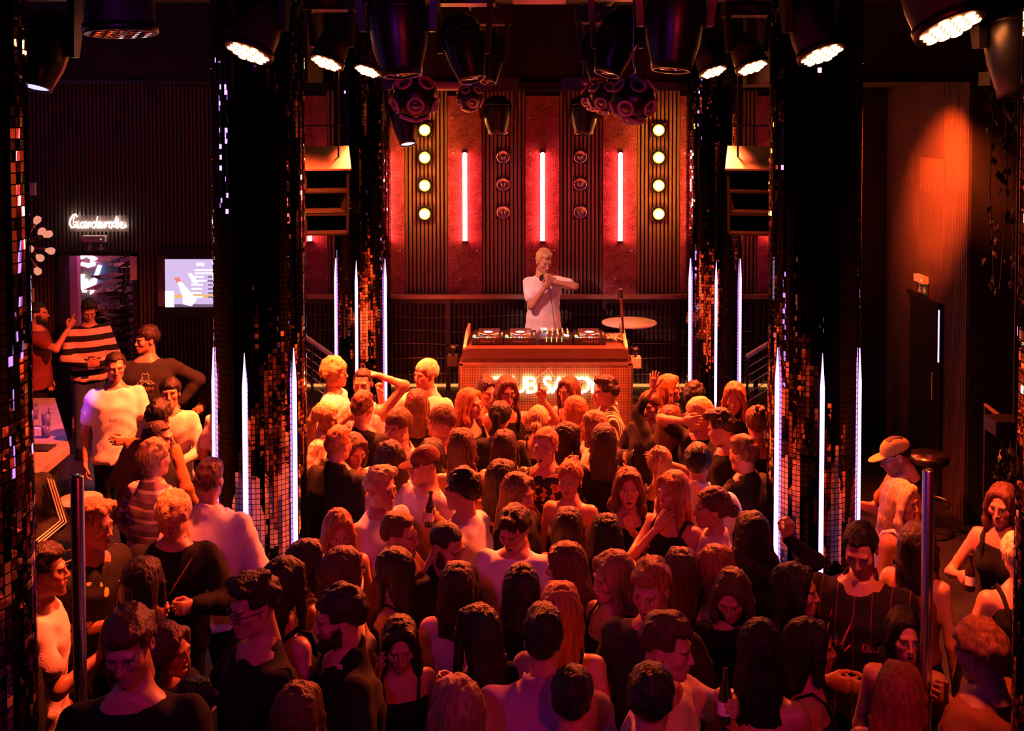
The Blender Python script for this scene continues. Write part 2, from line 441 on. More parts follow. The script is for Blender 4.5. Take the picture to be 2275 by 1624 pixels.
def head_colors(V, sex, mouth, skin, hairc, beard, scale):
    x, y, z = V[:, 0] / scale, V[:, 1] / scale, V[:, 2] / scale
    C = np.tile(np.array(skin, np.float32), (len(V), 1))
    def mix(mask, col, a=1.0):
        w = (np.clip(mask, 0, 1) * a)[:, None]
        C[:] = C * (1 - w) + np.array(col, np.float32) * w
    ax = np.abs(x)
    sk = np.array(skin)
    mix((np.exp(-((ax - .042) / .02) ** 2 - ((z + .03) / .02) ** 2)) * (y < -.04), sk * np.array((1.0, .68, .62)), .55)
    up = {'n': 0, 's': .006, 'o': 0, 'l': .006}[mouth]; op = {'n': .0, 's': .0, 'o': .010, 'l': .011}[mouth]
    w = {'n': .021, 's': .028, 'o': .020, 'l': .026}[mouth]
    zl = z - up * (ax / w) ** 2
    lip = (ax < w + .003) & (y < -.078) & (zl < -.0515) & (zl > -.0755 - op)
    if beard > 0:
        bz = np.clip((-.046 - z) / .014, 0, 1) * np.clip((.004 - y) / .022, 0, 1) * np.clip((z + .128) / .02, 0, 1)
        bz = np.maximum(bz, np.clip((ax - .048) / .010, 0, 1) * np.clip((-.004 - z) / .02, 0, 1) * np.clip((z + .115) / .015, 0, 1) * np.clip((.002 - y) / .018, 0, 1) * np.clip((y + .058) / .012, 0, 1))
        bz = bz * (1 - .85 * ((np.abs(x) < .012) & (z < -.073) & (z > -.082)))
        bz = bz * (y > -.11)
        mix(bz, np.array(hairc) * .8, beard)
    mix(lip * np.clip(1.3 - ax / (w + .003), 0, 1), (.42, .10, .09) if sex == 'f' else (.40, .14, .11), .85)
    if op:
        inn = (ax < w * .70) & (y > -.0935) & (y < -.070) & (z < -.0575) & (z > -.0680 - op)
        mix(inn, (.05, .01, .01))
        mix(inn & (z > (-.0650 if mouth == 'l' else -.060)), (.85, .80, .74))
    else:
        mix((ax < w * .9) & (np.abs(zl + .0625) < .0026) & (y < -.08), (.12, .03, .03), .9)
    ex = ax - .0305; ez = z - .001
    eye = (np.abs(ex) < .0145) & (np.abs(ez) < .0075 * np.sqrt(np.clip(1 - (ex / .0150) ** 2, 0, 1))) & (y < -.072)
    mix(((np.abs(ex) < .018) & (np.abs(ez) < .0115) & (y < -.070)), sk * .45, .7)
    mix(eye, (.75, .72, .68))
    mix(eye & (ex * ex + ez * ez < .0062 ** 2), (.03, .02, .015))
    mix((np.abs(ex) < .0155) & (np.abs(ez - .0075 + ex * ex * 14) < .0026) & (y < -.070), (.02, .012, .01), .9)
    bw = (np.abs(ax - .032) < .021) & (np.abs(z - .0235 + (ax - .030) ** 2 * 9) < (.0048 if sex == 'm' else .0036)) & (y < -.055)
    mix(bw, np.array(hairc) * .55, .9)
    mix(((ax - .009) ** 2 + (z + .0415) ** 2 < .0042 ** 2) & (y < -.098), (.08, .02, .02), .9)
    return C

# ---------------------------------------------------------------- hair, in the same frame as the head
HAIRS = {}
def hair_mesh(style, seed=0):
    key = (style, seed)
    if key in HAIRS: return HAIRS[key]
    rs = np.random.RandomState(seed * 31 + sum(map(ord, style)))
    h = .0092
    lo, hi = [-.15, -.135, -.16], [.15, .20, .19]
    length = {'long': .36, 'verylong': .55, 'longpart': .34, 'wavy': .27, 'bob': .14, 'pony': .30, 'headband': .34}.get(style, 0)
    if length: lo[2] = -.16 - length; h = .0118
    F_ = Field(lo, hi, h)
    X, Y, Z = F_.coords()
    th = np.arctan2(X, -Y)
    def cap(g, gy=0, gz=0, zlow=-.02):
        F_.ball((0, .016 + gy, .036 + gz), (.0755 + g, .0955 + g, .0865 + g), 0)
    def face_cut(zb, yb, r=.088):
        # clear the face: a tall ellipsoid in front, its top edge is the hairline
        F_.ball((0, yb, zb - .12), (r, .080, .125), .012, True)
    if style in ('crop', 'buzz', 'slick', 'quiff', 'curly', 'bowl', 'shag', 'fade', 'curtain', 'wave'):
        g = {'crop': .013, 'buzz': .007, 'slick': .012, 'quiff': .014, 'curly': .024, 'bowl': .020, 'shag': .026, 'fade': .010, 'curtain': .022, 'wave': .018}[style]
        cap(g)
        if style == 'quiff': F_.cone((-.045, -.065, .115), (.045, -.065, .118), .030, .030, .03); F_.ball((0, -.02, .12), (.065, .08, .034), .03)
        if style == 'wave':
            F_.ball((.012, -.035, .115), (.062, .07, .030), .03); F_.cone((-.04, -.085, .095), (.045, -.080, .108), .022, .026, .025)
        if style == 'fade': F_.ball((0, -.01, .100), (.068, .085, .045), .03)
        if style == 'slick': F_.ball((0, .015, .10), (.066, .085, .036), .03)
        if style == 'curly':
            for _ in range(46):
                a = rs.uniform(-3.14, 3.14); e = rs.uniform(.25, 1.5)
                F_.ball((.082 * math.cos(e) * math.sin(a), .016 - .100 * math.cos(e) * math.cos(a), .040 + .098 * math.sin(e)), rs.uniform(.014, .026), .008)
        if style == 'curtain':
            for sx in (-1, 1): F_.cone((sx * .012, -.075, .118), (sx * .062, -.085, .045), .026, .014, .02)
        if style == 'shag':
            for _ in range(40):
                a = rs.uniform(-3.14, 3.14); e = rs.uniform(-.35, 1.3)
                r0 = np.array((.090 * math.cos(e) * math.sin(a), .016 - .106 * math.cos(e) * math.cos(a), .034 + .105 * math.sin(e)))
                F_.cone(r0, r0 + np.array((r0[0] * .18, (r0[1] - .016) * .15, -.045)), .016, .006, .01)
        # hairline: keep only above / behind it
        zl = {'bowl': .040, 'shag': .030, 'curtain': .058, 'curly': .052}.get(style, .066)
        line = np.where(Y < -.01, zl, np.where(Y < .045, zl - (Y + .01) / .055 * (zl - (-.012)), -.012 - (Y - .045) * (1.0 if style != 'shag' else 1.6)))
        ear = (np.abs(X) > .055) & (Y < .035)
        line = np.where(ear & (Y > -.045), np.minimum(line, .012 if style not in ('bowl', 'shag') else .0), line)
        F_.f = np.maximum(F_.f, (line + .004 * np.sin(th * 17 + seed) - Z).astype(np.float32) * .8).astype(np.float32)
        F_.f += (.62 * np.clip(.024 - (Z - line), 0, .024) * (.95 if style in ('bowl', 'shag', 'curly', 'curtain') else 1.0) * (.45 if style in ('bowl', 'shag', 'curtain') else 1)).astype(np.float32) * (g / .016 if g < .016 else 1)
        amp = {'crop': .0045, 'buzz': .001, 'slick': .0025, 'quiff': .0065, 'curly': .004, 'bowl': .003, 'shag': .006, 'fade': .005, 'curtain': .005, 'wave': .006}[style]
        F_.f += (amp * (1.3 * vnoise(X * 75 + Y * 18, Y * 24 - X * 10, Z * 38, seed + 5) + .8 * vnoise(X * 34, Y * 26, Z * 30, seed + 9))).astype(np.float32)
    else:
        cap(.017)
        if length:
            zb = -.10 - length
            wd = {'wavy': .122, 'bob': .112}.get(style, .104)
            if style == 'pony':
                F_.ball((0, .105, .045), (.030, .030, .030), .02)
                F_.cone((0, .125, .035), (0, .135, -.06), .026, .036, .02); F_.cone((0, .135, -.06), (.01, .115, zb + .06), .036, .016, .02)
            else:
                P = [(zb, wd * .62, .022, 0, .095), (zb + .06, wd * .84, .036, 0, .092), (-.17, wd, .050, 0, .080), (-.06, wd * .98, .074, 0, .050), (.03, .094, .094, 0, .028), (.06, .07, .08, 0, .02)]
                F_.loft(P, .03, pw=2.2)
                if style != 'verylong':
                    fl = {'bob': -.11, 'wavy': -.22}.get(style, -.30)
                    for sx in (-1, 1):
                        F_.cone((sx * .050, -.055, .085), (sx * .087, -.040, -.02), .024, .022, .025)
                        F_.cone((sx * .087, -.040, -.02), (sx * .094, -.030, -.12), .022, .026, .02)
                        if fl < -.12: F_.cone((sx * .094, -.030, -.12), (sx * .085, -.055, fl), .026, .012, .02)
        if style == 'bun': F_.ball((0, .075, .112), (.050, .048, .042), .012)
        if style == 'lowbun': F_.ball((0, .128, -.015), (.048, .042, .046), .012)
        if style == 'messybun':
            for _ in range(26):
                v = rs.normal(size=3); v /= np.linalg.norm(v)
                F_.ball(np.array((0, .070, .110)) + v * np.array((.045, .045, .035)), rs.uniform(.012, .022), .006)
        face_cut(.090 if style not in ('bun', 'lowbun', 'messybun', 'pony') else .082, -.110 if length and style != 'pony' else -.105, .064 if length and style != 'pony' else .082)
        if style in ('bun', 'lowbun', 'messybun', 'pony'):
            line = np.where(Y < .03, np.where(Y < -.03, .030, .012), -.035 - (Y - .03) * .3)
            keep = np.sqrt(((X) / .08) ** 2 + ((Y - .12) / .10) ** 2 + ((Z - .02) / .12) ** 2) < 1 if style in ('lowbun',) else None
            ln = (line - Z).astype(np.float32) * .8 + np.zeros_like(F_.f)
            if style == 'pony': ln = np.where((Y > .085) & (np.abs(X) < .05), -1, ln)
            if keep is not None: ln = np.where(keep, -1, ln)
            F_.f = np.maximum(F_.f, ln).astype(np.float32)
        # parting and strands
        if style in ('longpart', 'long', 'bob', 'pony', 'wavy'):
            F_.f += (.007 * np.exp(-(X / .006) ** 2) * np.clip((Z - .05) / .03, 0, 1) * (Y < .06)).astype(np.float32)
        wv = .010 if style == 'wavy' else .003
        F_.f += (.0035 * np.sin(th * 34 + 3 * np.sin(Z * 9 + seed)) + .002 * np.sin(th * 61 + seed + Z * 11) + wv * np.sin(Z * 42 + th * 4 + seed) * np.clip((-.02 - Z) / .08, 0, 1)).astype(np.float32)
    V, Q = F_.mesh()
    me = new_mesh('hair', V, Q)
    HAIRS[key] = me
    return me

# ---------------------------------------------------------------- hands (wrist at origin, fingers along +Z, palm towards -Y, thumb to +X)
HANDS = {}
def hand_mesh(pose, h):
    key = (pose, h)
    if key in HANDS: return HANDS[key]
    F_ = Field((-.085, -.115, -.04), (.095, .05, .215), h)
    F_.cone((0, 0, -.03), (0, 0, .02), .027, .026, 0, sy=.75)
    F_.cone((-.018, 0, .03), (-.024, 0, .085), .022, .017, .02, sy=.65)
    F_.cone((.012, 0, .03), (.022, 0, .088), .022, .017, .02, sy=.65)
    F_.cone((.0, 0, .03), (0, 0, .09), .022, .017, .02, sy=.65)
    bend = {'open': 8, 'relax': 32, 'grip': 62, 'fist': 85, 'point': 88}[pose]
    base = [(.029, .088, .074, .0090), (.010, .092, .082, .0092), (-.010, .090, .076, .0088), (-.028, .083, .060, .0080)]
    for i, (bx, bz, L, r) in enumerate(base):
        b = 6 if (pose == 'point' and i == 0) else bend * (1 + .08 * i)
        spread = {'open': .16, 'relax': .05}.get(pose, .02) * (1.5 - i)
        p = np.array((bx, 0, bz)); a = 0
        for seg, fr in enumerate((.46, .30, .24)):
            a += b * (.75, 1.05, .75)[seg]
            ar = math.radians(min(a, 235))
            d = np.array((spread, -math.sin(ar), math.cos(ar))); q = p + d * L * fr
            F_.cone(p, q, r * (1 - .09 * seg), r * (.91 - .09 * seg), .005)
            p = q
    t0, t1, t2, t3 = {'open': ((.022, -.004, .025), (.052, -.010, .050), (.072, -.014, .078), (.084, -.016, .100)),
                      'relax': ((.022, -.006, .025), (.042, -.020, .052), (.048, -.034, .080), (.046, -.044, .100)),
                      'grip': ((.022, -.008, .025), (.042, -.030, .048), (.036, -.056, .068), (.018, -.068, .078)),
                      'fist': ((.022, -.008, .025), (.040, -.028, .050), (.030, -.046, .072), (.006, -.050, .080)),
                      'point': ((.022, -.008, .025), (.040, -.028, .050), (.030, -.046, .072), (.006, -.050, .080))}[pose]
    F_.cone(t0, t1, .017, .013, .012); F_.cone(t1, t2, .0115, .0105, .005); F_.cone(t2, t3, .0105, .0085, .005)
    V, Q = F_.mesh()
    HANDS[key] = (V, Q)
    return V, Q

def ik(sh, tgt, l1, l2, pole):
    """shoulder, target, lengths, direction the elbow points to -> elbow, wrist"""
    d = tgt - sh; L = np.linalg.norm(d); mx = (l1 + l2) * .985
    if L > mx: tgt = sh + d * (mx / L); d = tgt - sh; L = mx
    L = max(L, abs(l1 - l2) + .02)
    a = (l1 * l1 - l2 * l2 + L * L) / (2 * L); hh = math.sqrt(max(l1 * l1 - a * a, 1e-6))
    u = d / np.linalg.norm(d); p = pole - u * (pole @ u); p = p / (np.linalg.norm(p) + 1e-9)
    return sh + u * a + p * hh, sh + u * L

# arm poses: wrist target relative to the shoulder (outwards, forwards, up) in arm lengths of a 1.75 m person,
# elbow hint, hand pose, finger direction (or None = along the forearm), palm direction
ARMS = {
    'down': ((.06, .04, -.53), (.5, -1, 0), 'relax', None, (-1, .2, 0)),
    'hang': ((.10, .12, -.48), (.6, -1, 0), 'relax', None, (-1, .2, 0)),
    'belly': ((-.10, .26, -.32), (1, -.6, -.6), 'relax', (-1, .3, .1), (0, -1, 0)),
    'chest': ((-.10, .24, -.10), (1, -.2, -1), 'relax', (-.7, .1, .7), (0, -1, 0)),
    'clasp': ((-.14, .30, -.20), (1, -.2, -1), 'grip', (-.8, .5, .3), (-.3, -1, .0)),
    'mouth': ((-.15, .17, .05), (.8, .2, -1), 'relax', (-.6, -.1, .8), (0, -1, 0)),
    'chin': ((-.14, .17, .00), (.7, .2, -1), 'fist', (-.4, -.1, 1), (-.5, -1, 0)),
    'cheek': ((-.02, .12, .06), (.6, .5, -1), 'open', (-.2, .0, 1), (-1, -.2, 0)),
    'drink': ((-.10, .26, .02), (1, .1, -1), 'grip', (-.9, .2, .3), (0, -1, .0)),
    'hold': ((-.02, .30, -.16), (.8, -.3, -1), 'grip', (-.5, .8, .2), (-1, -.3, 0)),
    'up': ((.05, .16, .42), (1, .2, .2), 'open', (0, .1, 1), (0, 1, 0)),
    'raise': ((.10, .22, .20), (1, .0, -1), 'point', (0, .2, 1), (-.3, .8, 0)),
    'raisefist': ((.06, .24, .14), (1, .1, -1), 'fist', (-.1, .3, 1), (-.6, .4, 0)),
    'head': ((-.06, .0, .30), (1, .2, .3), 'open', (-1, -.1, .1), (0, -.2, -1)),
    'reach': ((-.02, .46, -.02), (.8, 0, -1), 'open', None, (-.4, 0, -1)),
    'side': ((.34, .26, -.02), (.3, -.3, -1), 'open', None, (0, 0, -1)),
    'hip': ((.07, -.02, -.36), (1, -.35, .1), 'fist', (-.8, .5, -.4), (-.3, -1, 0)),
    'wrap': ((-.22, .20, .22), (1, .3, .0), 'relax', (-.9, -.2, .2), (0, -1, 0)),
    'clap': ((-.15, .34, .06), (1, .1, -1), 'open', (-.25, .25, 1), (-1, 0, 0)),
}
# ---------------------------------------------------------------- people
SHOE = None
def shoe_mesh():
    global SHOE
    if SHOE is None:
        F_ = Field((-.07, -.24, -.01), (.07, .13, .16), .014)
        F_.cone((0, .04, .045), (0, -.15, .032), .046, .036, 0); F_.ball((0, .05, .06), (.045, .06, .06), .03); F_.cone((0, .05, .08), (0, .05, .13), .042, .044, .02)
        F_.cut((0, 0, -1), (0, 0, 0.002))
        V, Q = F_.mesh(); SHOE = new_mesh('shoe', V, Q)
    return SHOE
CAPS = {}
def cap_mesh():
    if 'c' not in CAPS:
        F_ = Field((-.11, -.21, -.02), (.11, .13, .16), .0085)
        F_.ball((0, .014, .040), (.0845, .105, .088), 0); F_.cut((0, 0, -1), (0, 0, .030)); 
        V, Q = F_.mesh(); CAPS['c'] = new_mesh('cap_crown', V, Q)
        F_ = Field((-.11, -.22, -.02), (.11, .0, .10), .0075)
        F_.ball((0, -.10, .030), (.072, .088, .011), 0); F_.ball((0, .015, .035), (.086, .10, .08), .004, True)
        V, Q = F_.mesh(); CAPS['b'] = new_mesh('cap_brim', V, Q)
    return CAPS['c'], CAPS['b']
def ring_pts(c, r, n, ax=(1, 0, 0), ay=(0, 0, 1)):
    return [Vector(c) + Vector(ax) * (r * math.cos(2 * math.pi * i / n)) + Vector(ay) * (r * math.sin(2 * math.pi * i / n)) for i in range(n)]
GL = {}
def glasses_mesh():
    if 'g' not in GL:
        b = Geo()
        for sx in (-1, 1):
            b.tube([Vector((sx * .031, -.108, -.002)) + Vector((.024 * math.cos(a) , 0, .019 * math.sin(a))) for a in [i * math.pi / 7 for i in range(14)]], .0024, 5, closed=True)
            b.tube([(sx * .055, -.106, .004), (sx * .078, -.06, .008), (sx * .082, .01, .004)], .0022, 5)
        b.tube([(-.008, -.110, .001), (.008, -.110, .001)], .0022, 5)
        GL['g'] = b.mesh('glasses')
    return GL['g']

def catmull(prof, z):
    P = np.array(prof); return [float(np.interp(z, P[:, 0], P[:, i])) for i in range(1, 5)]

PEOPLE = []
def person(px, py, z, yaw, sex, hair, hc, top, tc, arms=('down', 'down'), label='', look=(0, 0), mouth='n', skin='a', beard=0, trousers='black', lean=(0, .05), roll=0, extra=(), floor=0.0, wide=1.0, group=None, depth=None, seed=None):
    PEOPLE.append(dict(px=px, py=py, z=z, yaw=yaw, sex=sex, hair=hair, hc=hc, top=top, tc=tc, arms=arms, label=label, look=look, mouth=mouth, skin=skin, beard=beard, trousers=trousers, lean=lean, roll=roll, extra=extra, floor=floor, wide=wide, group=group, depth=depth))

SKINS = {'a': (.47, .225, .15), 'b': (.40, .19, .12), 'c': (.38, .19, .12), 'p': (.68, .38, .28)}
HAIRC = {'black': (.006, .004, .004), 'dark': (.016, .008, .006), 'brown': (.055, .024, .013), 'chest': (.075, .030, .015), 'ginger': (.30, .11, .035), 'blond': (.52, .33, .14), 'fair': (.70, .50, .26), 'light': (.22, .12, .06)}

def build_person(i, p):
    rs = np.random.RandomState(100 + i)
    m = p['sex'] == 'm'
    W = p['world']                                    # head centre in the world
    zf = p['floor']; zh = W.z - zf
    H = zh + .118
    k = H / (1.76 if m else 1.68)
    k = min(max(k, .88), 1.08)
    kz = H
    lx, lf = p['lean']
    yaw = math.radians(p['yaw']) - math.atan2(W.x, W.y)      # facing is given relative to the gallery
    Rz = np.array([[math.cos(yaw), -math.sin(yaw), 0], [math.sin(yaw), math.cos(yaw), 0], [0, 0, 1]])
    off = Rz @ np.array((lx, -lf, 0))
    base = np.array((W.x - off[0], W.y - off[1], zf))
    scale_px = F / W.y
    hip = .52 * H
    def cen(zz):
        t = min(max((zz - hip) / (zh - hip), 0), 1.0)
        return lx * t, -lf * t
    w = p['wide']
    if m: rows = [(.485, .165, .118), (.55, .160, .112), (.62, .150, .105), (.70, .166, .120), (.755, .178, .118), (.806, .165, .092), (.838, .095, .068), (.858, .058, .054)]
    else: rows = [(.485, .165, .120), (.55, .150, .108), (.625, .122, .090), (.70, .138, .112), (.745, .146, .116), (.802, .138, .082), (.834, .075, .058), (.853, .047, .046)]
    def prof(lo=0, hi=1, gx=0, flare=0):
        out = []
        for fz, a, b in rows:
            if fz < lo or fz > hi: continue
            cx, cy = cen(fz * H)
            g = gx * (1 if fz < .76 else .45) + flare * max(0, .70 - fz)
            out.append((fz * H, a * k * w + g, b * k * w + g, cx, cy))
        return out
    hs = .98 if m else .93
    # head transform in the local frame
    R = rotm('z', p['look'][0]) @ rotm('x', p['look'][1]) @ rotm('y', p['roll'])
    hcx, hcy = cen(zh); hpos = np.array((hcx, hcy, zh))
    # arms
    shz = .801 * H; sw = (.178 if m else .152) * k * w
    l1, l2 = .290 * k, .255 * k
    arm = []
    for side, nm in ((1, p['arms'][0]), (-1, p['arms'][1])):
        A = ARMS[nm] if isinstance(nm, str) else nm
        cx, cy = cen(shz)
        sh = np.array((cx + side * sw, cy + .005, shz))
        tg = sh + np.array((side * A[0][0], -A[0][1], A[0][2])) * k
        el, wr = ik(sh, tg, l1, l2, np.array((side * A[1][0], -A[1][1], A[1][2]), float))
        fd = (wr - el) if A[3] is None else np.array((side * A[3][0], -A[3][1], A[3][2]), float)
        pn = np.array((side * A[4][0], -A[4][1], A[4][2]), float)
        fd = fd / np.linalg.norm(fd); Yh = -(pn - fd * (pn @ fd)); Yh /= np.linalg.norm(Yh)
        arm.append((side, sh, el, wr, A[2], np.stack([np.cross(Yh, fd), Yh, fd], 1)))
    # ---- skin
    hb = .0165 if scale_px > 420 else (.0205 if scale_px > 330 else .024)
    P0 = prof(.69 if p['top'] in ('tee', 'loose', 'long', 'sweater', 'jacket', 'turtle', 'shirt', 'hoodie') else .60, 1)
    pts = np.array([q for a in arm for q in a[1:4]] + [hpos, (0, 0, .6 * H)])
    F_ = Field(np.minimum(pts.min(0), (-.25, -.25, .57 * H)) - .09, np.maximum(pts.max(0), (.25, .25, .8 * H)) + .08, hb)
    F_.loft(P0, 0)
    ra = .047 if m else .038
    F_.cone((cen(.8 * H)[0], cen(.8 * H)[1] + .012, .80 * H), hpos + R @ np.array((0, .030, -.10)) * hs, .060 * k if m else .050 * k, (.053 if m else .0445) * hs, .04)
    for side, sh, el, wr, hp, Hm in arm:
        F_.ball(sh + (-side * .02, 0, -.010), .058 * k if m else .049 * k, .040)
        F_.cone(sh, el, ra * k, ra * .86 * k, .03); F_.cone(el, wr, ra * .86 * k, .027 if m else .0235, .02)
    if not m:
        for sx in (-1, 1):
            cx, cy = cen(.72 * H); F_.ball((cx + sx * .066 * k, cy - .085 * k, .715 * H), .056 * k, .04)
    V, Q = F_.mesh(); Vs, Qs, nv = [V], [Q], len(V)
    skin = np.array(SKINS[p['skin']]) * rs.uniform(.92, 1.06)
    Cs = [np.tile(skin, (len(V), 1))]
    holds = {}
    for side, sh, el, wr, hp, Hm in arm:
        vis = hp != 'relax' or p['arms'][0 if side > 0 else 1] not in ('down', 'hang')
        hv, hq = hand_mesh(hp, .0072 if vis else .010)
        hv = hv * (1.0 if m else .90) * k
        if side > 0: hv = hv * (-1, 1, 1); hq = hq[:, ::-1]
        X = hv @ Hm.T + wr
        Vs.append(X); Qs.append(hq + nv); nv += len(X); Cs.append(np.tile(skin * np.array((1, .92, .9)), (len(X), 1)))
        holds[side] = (wr + Hm @ (np.array((0, -.036, .088)) * k), Hm)
    back = abs(((p['yaw'] + p['look'][0]) + 180) % 360 - 180) > 125
    res = .0125 if back else (.0050 if scale_px > 320 else .0058)
    hv, hq = head_mesh(p['sex'], p['mouth'], res)
    js = np.array((rs.uniform(.96, 1.03), 1.0, rs.uniform(.97, 1.04)))
    hcol = np.array(HAIRC[p['hc']])
    cc = head_colors(hv, p['sex'], p['mouth'], skin, hcol, p['beard'], 1.0)
    X = (hv * hs * js) @ R.T + hpos
    Vs.append(X); Qs.append(hq + nv); Cs.append(cc)
    me = new_mesh('person', np.concatenate(Vs), np.concatenate(Qs), True, np.concatenate(Cs))
    me.materials.append(MAT['skin'])
    o = bpy.data.objects.new('person', me); COL.objects.link(o)
    o.location = base; o.rotation_euler.z = yaw
    o['label'] = p['label']; o['category'] = 'person'; o['group'] = p['group'] or 'people in the club'
    def child(name, mesh, mat, loc=None, rot=None, sc=1.0, label=None):
        c = bpy.data.objects.new(name, mesh); COL.objects.link(c); c.parent = o
        if not len(mesh.materials): mesh.materials.append(mat)
        c.material_slots[0].link = 'OBJECT'; c.material_slots[0].material = mat
        if loc is not None:
            M = Matrix.Identity(4)
            for a in range(3):
                for b in range(3): M[a][b] = (rot @ np.diag(np.ones(3) * sc if np.isscalar(sc) else np.array(sc)))[a, b]
                M[a][3] = loc[a]
            c.matrix_local = M
        if label: c['label'] = label
        return c
    # ---- hair
    if p['hair'] not in ('cap', 'none'):
        child('hair', hair_mesh(p['hair'], i % 2), hair_mat(p['hc']), hpos, R, hs * js * (1, 1, 1))
    if p['hair'] == 'cap' or 'cap' in p['extra']:
        c1, c2 = cap_mesh()
        cm = cloth('capred') if 'redcap' in p['extra'] else cloth('mustard')
        cr = child('cap', c1, cm, hpos, R, hs); 
        br = bpy.data.objects.new('cap_brim', c2); COL.objects.link(br); br.parent = cr
        if not len(c2.materials): c2.materials.append(cm)
        br.material_slots[0].link = 'OBJECT'; br.material_slots[0].material = cm
        child('hair', hair_mesh('buzz', 0), hair_mat(p['hc']), hpos, R, hs)
    if p['beard'] > .85:
        if 'beard' not in HAIRS:
            B = Field((-.09, -.13, -.16), (.09, .03, .0), .0075)
            for sx in (-1, 1):
                B.cone((sx * .066, -.010, -.02), (sx * .058, -.030, -.075), .012, .020, .01); B.cone((sx * .058, -.030, -.075), (0, -.082, -.108), .022, .027, .02)
                B.cone((sx * .004, -.104, -.050), (sx * .03, -.088, -.062), .0055, .006, .004)
            B.ball((0, -.103, -.070), (.020, .018, .010), .004, True)
            v, q = B.mesh(); HAIRS['beard'] = new_mesh('beard', v, q)
        child('beard', HAIRS['beard'], hair_mat(p['hc']), hpos, R, hs * js)
    if 'glasses' in p['extra']: child('glasses', glasses_mesh(), MAT['black_plastic'], hpos, R, hs)
    if 'earrings' in p['extra']:
        for sx in (-1, 1):
            g = Geo(); g.tube(ring_pts((sx * .083, .008, -.042), .008, 12, (0, 1, 0), (0, 0, 1)), .0022, 5, closed=True)
            child('earring', g.mesh('earring'), MAT['chrome'], hpos, R, hs)
    # ---- top
    t = p['top']; tm = cloth(p['tc'])
    g = {'tee': .020, 'loose': .036, 'long': .017, 'sweater': .030, 'jacket': .034, 'tank': .009, 'strap': .008, 'turtle': .014, 'shirt': .026, 'dress': .010, 'tube': .009, 'hoodie': .036}[t]
    ht = .0165 if scale_px > 420 else (.0205 if scale_px > 330 else .025)
    hem = .485 if t not in ('strap', 'tank', 'tube') else .55
    T = Field(np.minimum(pts.min(0), (-.28, -.28, hem * H)) - .10, np.maximum(pts.max(0), (.28, .28, .8 * H)) + .10, ht)
    Pr = prof(hem, .845, g, .10 if t in ('loose', 'tee', 'shirt', 'jacket', 'hoodie') else 0)
    T.loft(Pr, 0)
    if not m:
        for sx in (-1, 1):
            cx, cy = cen(.72 * H); T.ball((cx + sx * .066 * k, cy - .085 * k, .715 * H), .056 * k + g * .8, .04)
    fr = {'tee': .62, 'loose': .85, 'long': 2, 'sweater': 2, 'jacket': 2, 'turtle': 2, 'shirt': .7, 'dress': .4, 'hoodie': 2}.get(t, 0)
    for side, sh, el, wr, hp, Hm in arm:
        if fr:
            T.ball(sh + (-side * .02, 0, -.012), (.060 if m else .051) * k + g * .35, .035)
            e = sh + (el - sh) * min(fr, 1)
            T.cone(sh, e, ra * k + g * .45, ra * k * .92 + g * (1.15 if fr < 1 else .8), .03)
            if fr > 1:
                e2 = el + (wr - el) * .95
                T.cone(el, e2, ra * k * .9 + g * .8, .027 + g * .7, .02)
        else:
            T.cone(sh + (side * .012, 0, -.03), sh + (side * .03, 0, .10), .058 * k, .07 * k, .015, True)
            T.cone(sh + (side * .012, 0, -.03), sh + (el - sh) * .6, .052 * k, .052 * k, .01, True)
    ncx, ncy = cen(.83 * H)
    if fr and t != 'turtle':
        T.cone((cen(.8 * H)[0], cen(.8 * H)[1] + .012, .80 * H), (ncx + (hpos[0] - ncx) * .25, ncy + .016, .852 * H), .060 * k + g * .55, .056 * k + g * .45, .045)
    if t == 'turtle': T.cone((ncx, ncy + .012, .80 * H), (ncx + (hpos[0] - ncx) * .35, ncy + .018, .862 * H), .068 * k, .062 * k, .02)
    else:
        # neckline: a tilted plane, low at the throat; collars stand higher and open in a V
        if t in ('jacket', 'shirt', 'hoodie'):
            T.cone((ncx, ncy + .012, .81 * H), (ncx + (hpos[0] - ncx) * .3, ncy + .020, .872 * H), .066 * k + g * .5, .064 * k + g * .3, .03)
            zb_, zf_ = .876, .822
        else: zb_, zf_ = (.864, .832) if fr else (.84, .79)
        yb_, yf_ = .062 * k, -.085 * k
        sl_ = (zb_ - zf_) * H / (yb_ - yf_)
        XX, YY, ZZ = T.coords()
        T.f = np.maximum(T.f, (ZZ - (zf_ * H + np.maximum(YY - ncy - yf_, -.02) * sl_) - 1.5 * np.maximum(np.abs(XX - ncx) - (.052 if fr else .075) * k, 0)) * .6).astype(np.float32)
        if t in ('jacket', 'shirt', 'hoodie'): T.cone((ncx, ncy - .115 * k, .865 * H), (ncx, ncy - .135 * k, .765 * H), .042 * k, .008 * k, .004, True)
    if t in ('strap', 'tube', 'tank'):
        zc = .762 if t != 'tank' else .80
        cx, cy = cen(zc * H); T.cut((0, 0, 1), (cx, cy, zc * H))
        if t in ('strap', 'tank'):
            for sx in (-1, 1):
                pp = [(sx * .080, -.118, .742), (sx * .088, -.106, .772), (sx * .096, -.072, .814), (sx * .098, -.012, .8385), (sx * .092, .050, .822), (sx * .080, .094, .782), (sx * .072, .105, .748)]
                gs = Geo(); gs.tube([(cx + a * k, cen(c * H)[1] + b * k, c * H) for a, b, c in pp], .0075 if t == 'strap' else .0125, 6)
                child('strap', gs.mesh('strap'), tm)
    X, Y, Z = T.coords()
    ph = rs.uniform(0, 6, 4); am = .0034 if fr else .0012
    T.f += (am * (np.sin(Z * 52 + 3.2 * np.sin(X * 17 + ph[0]) + ph[1]) + .8 * np.sin((X + Y) * 44 + 2.5 * np.sin(Z * 13 + ph[2]) + ph[3]))).astype(np.float32)
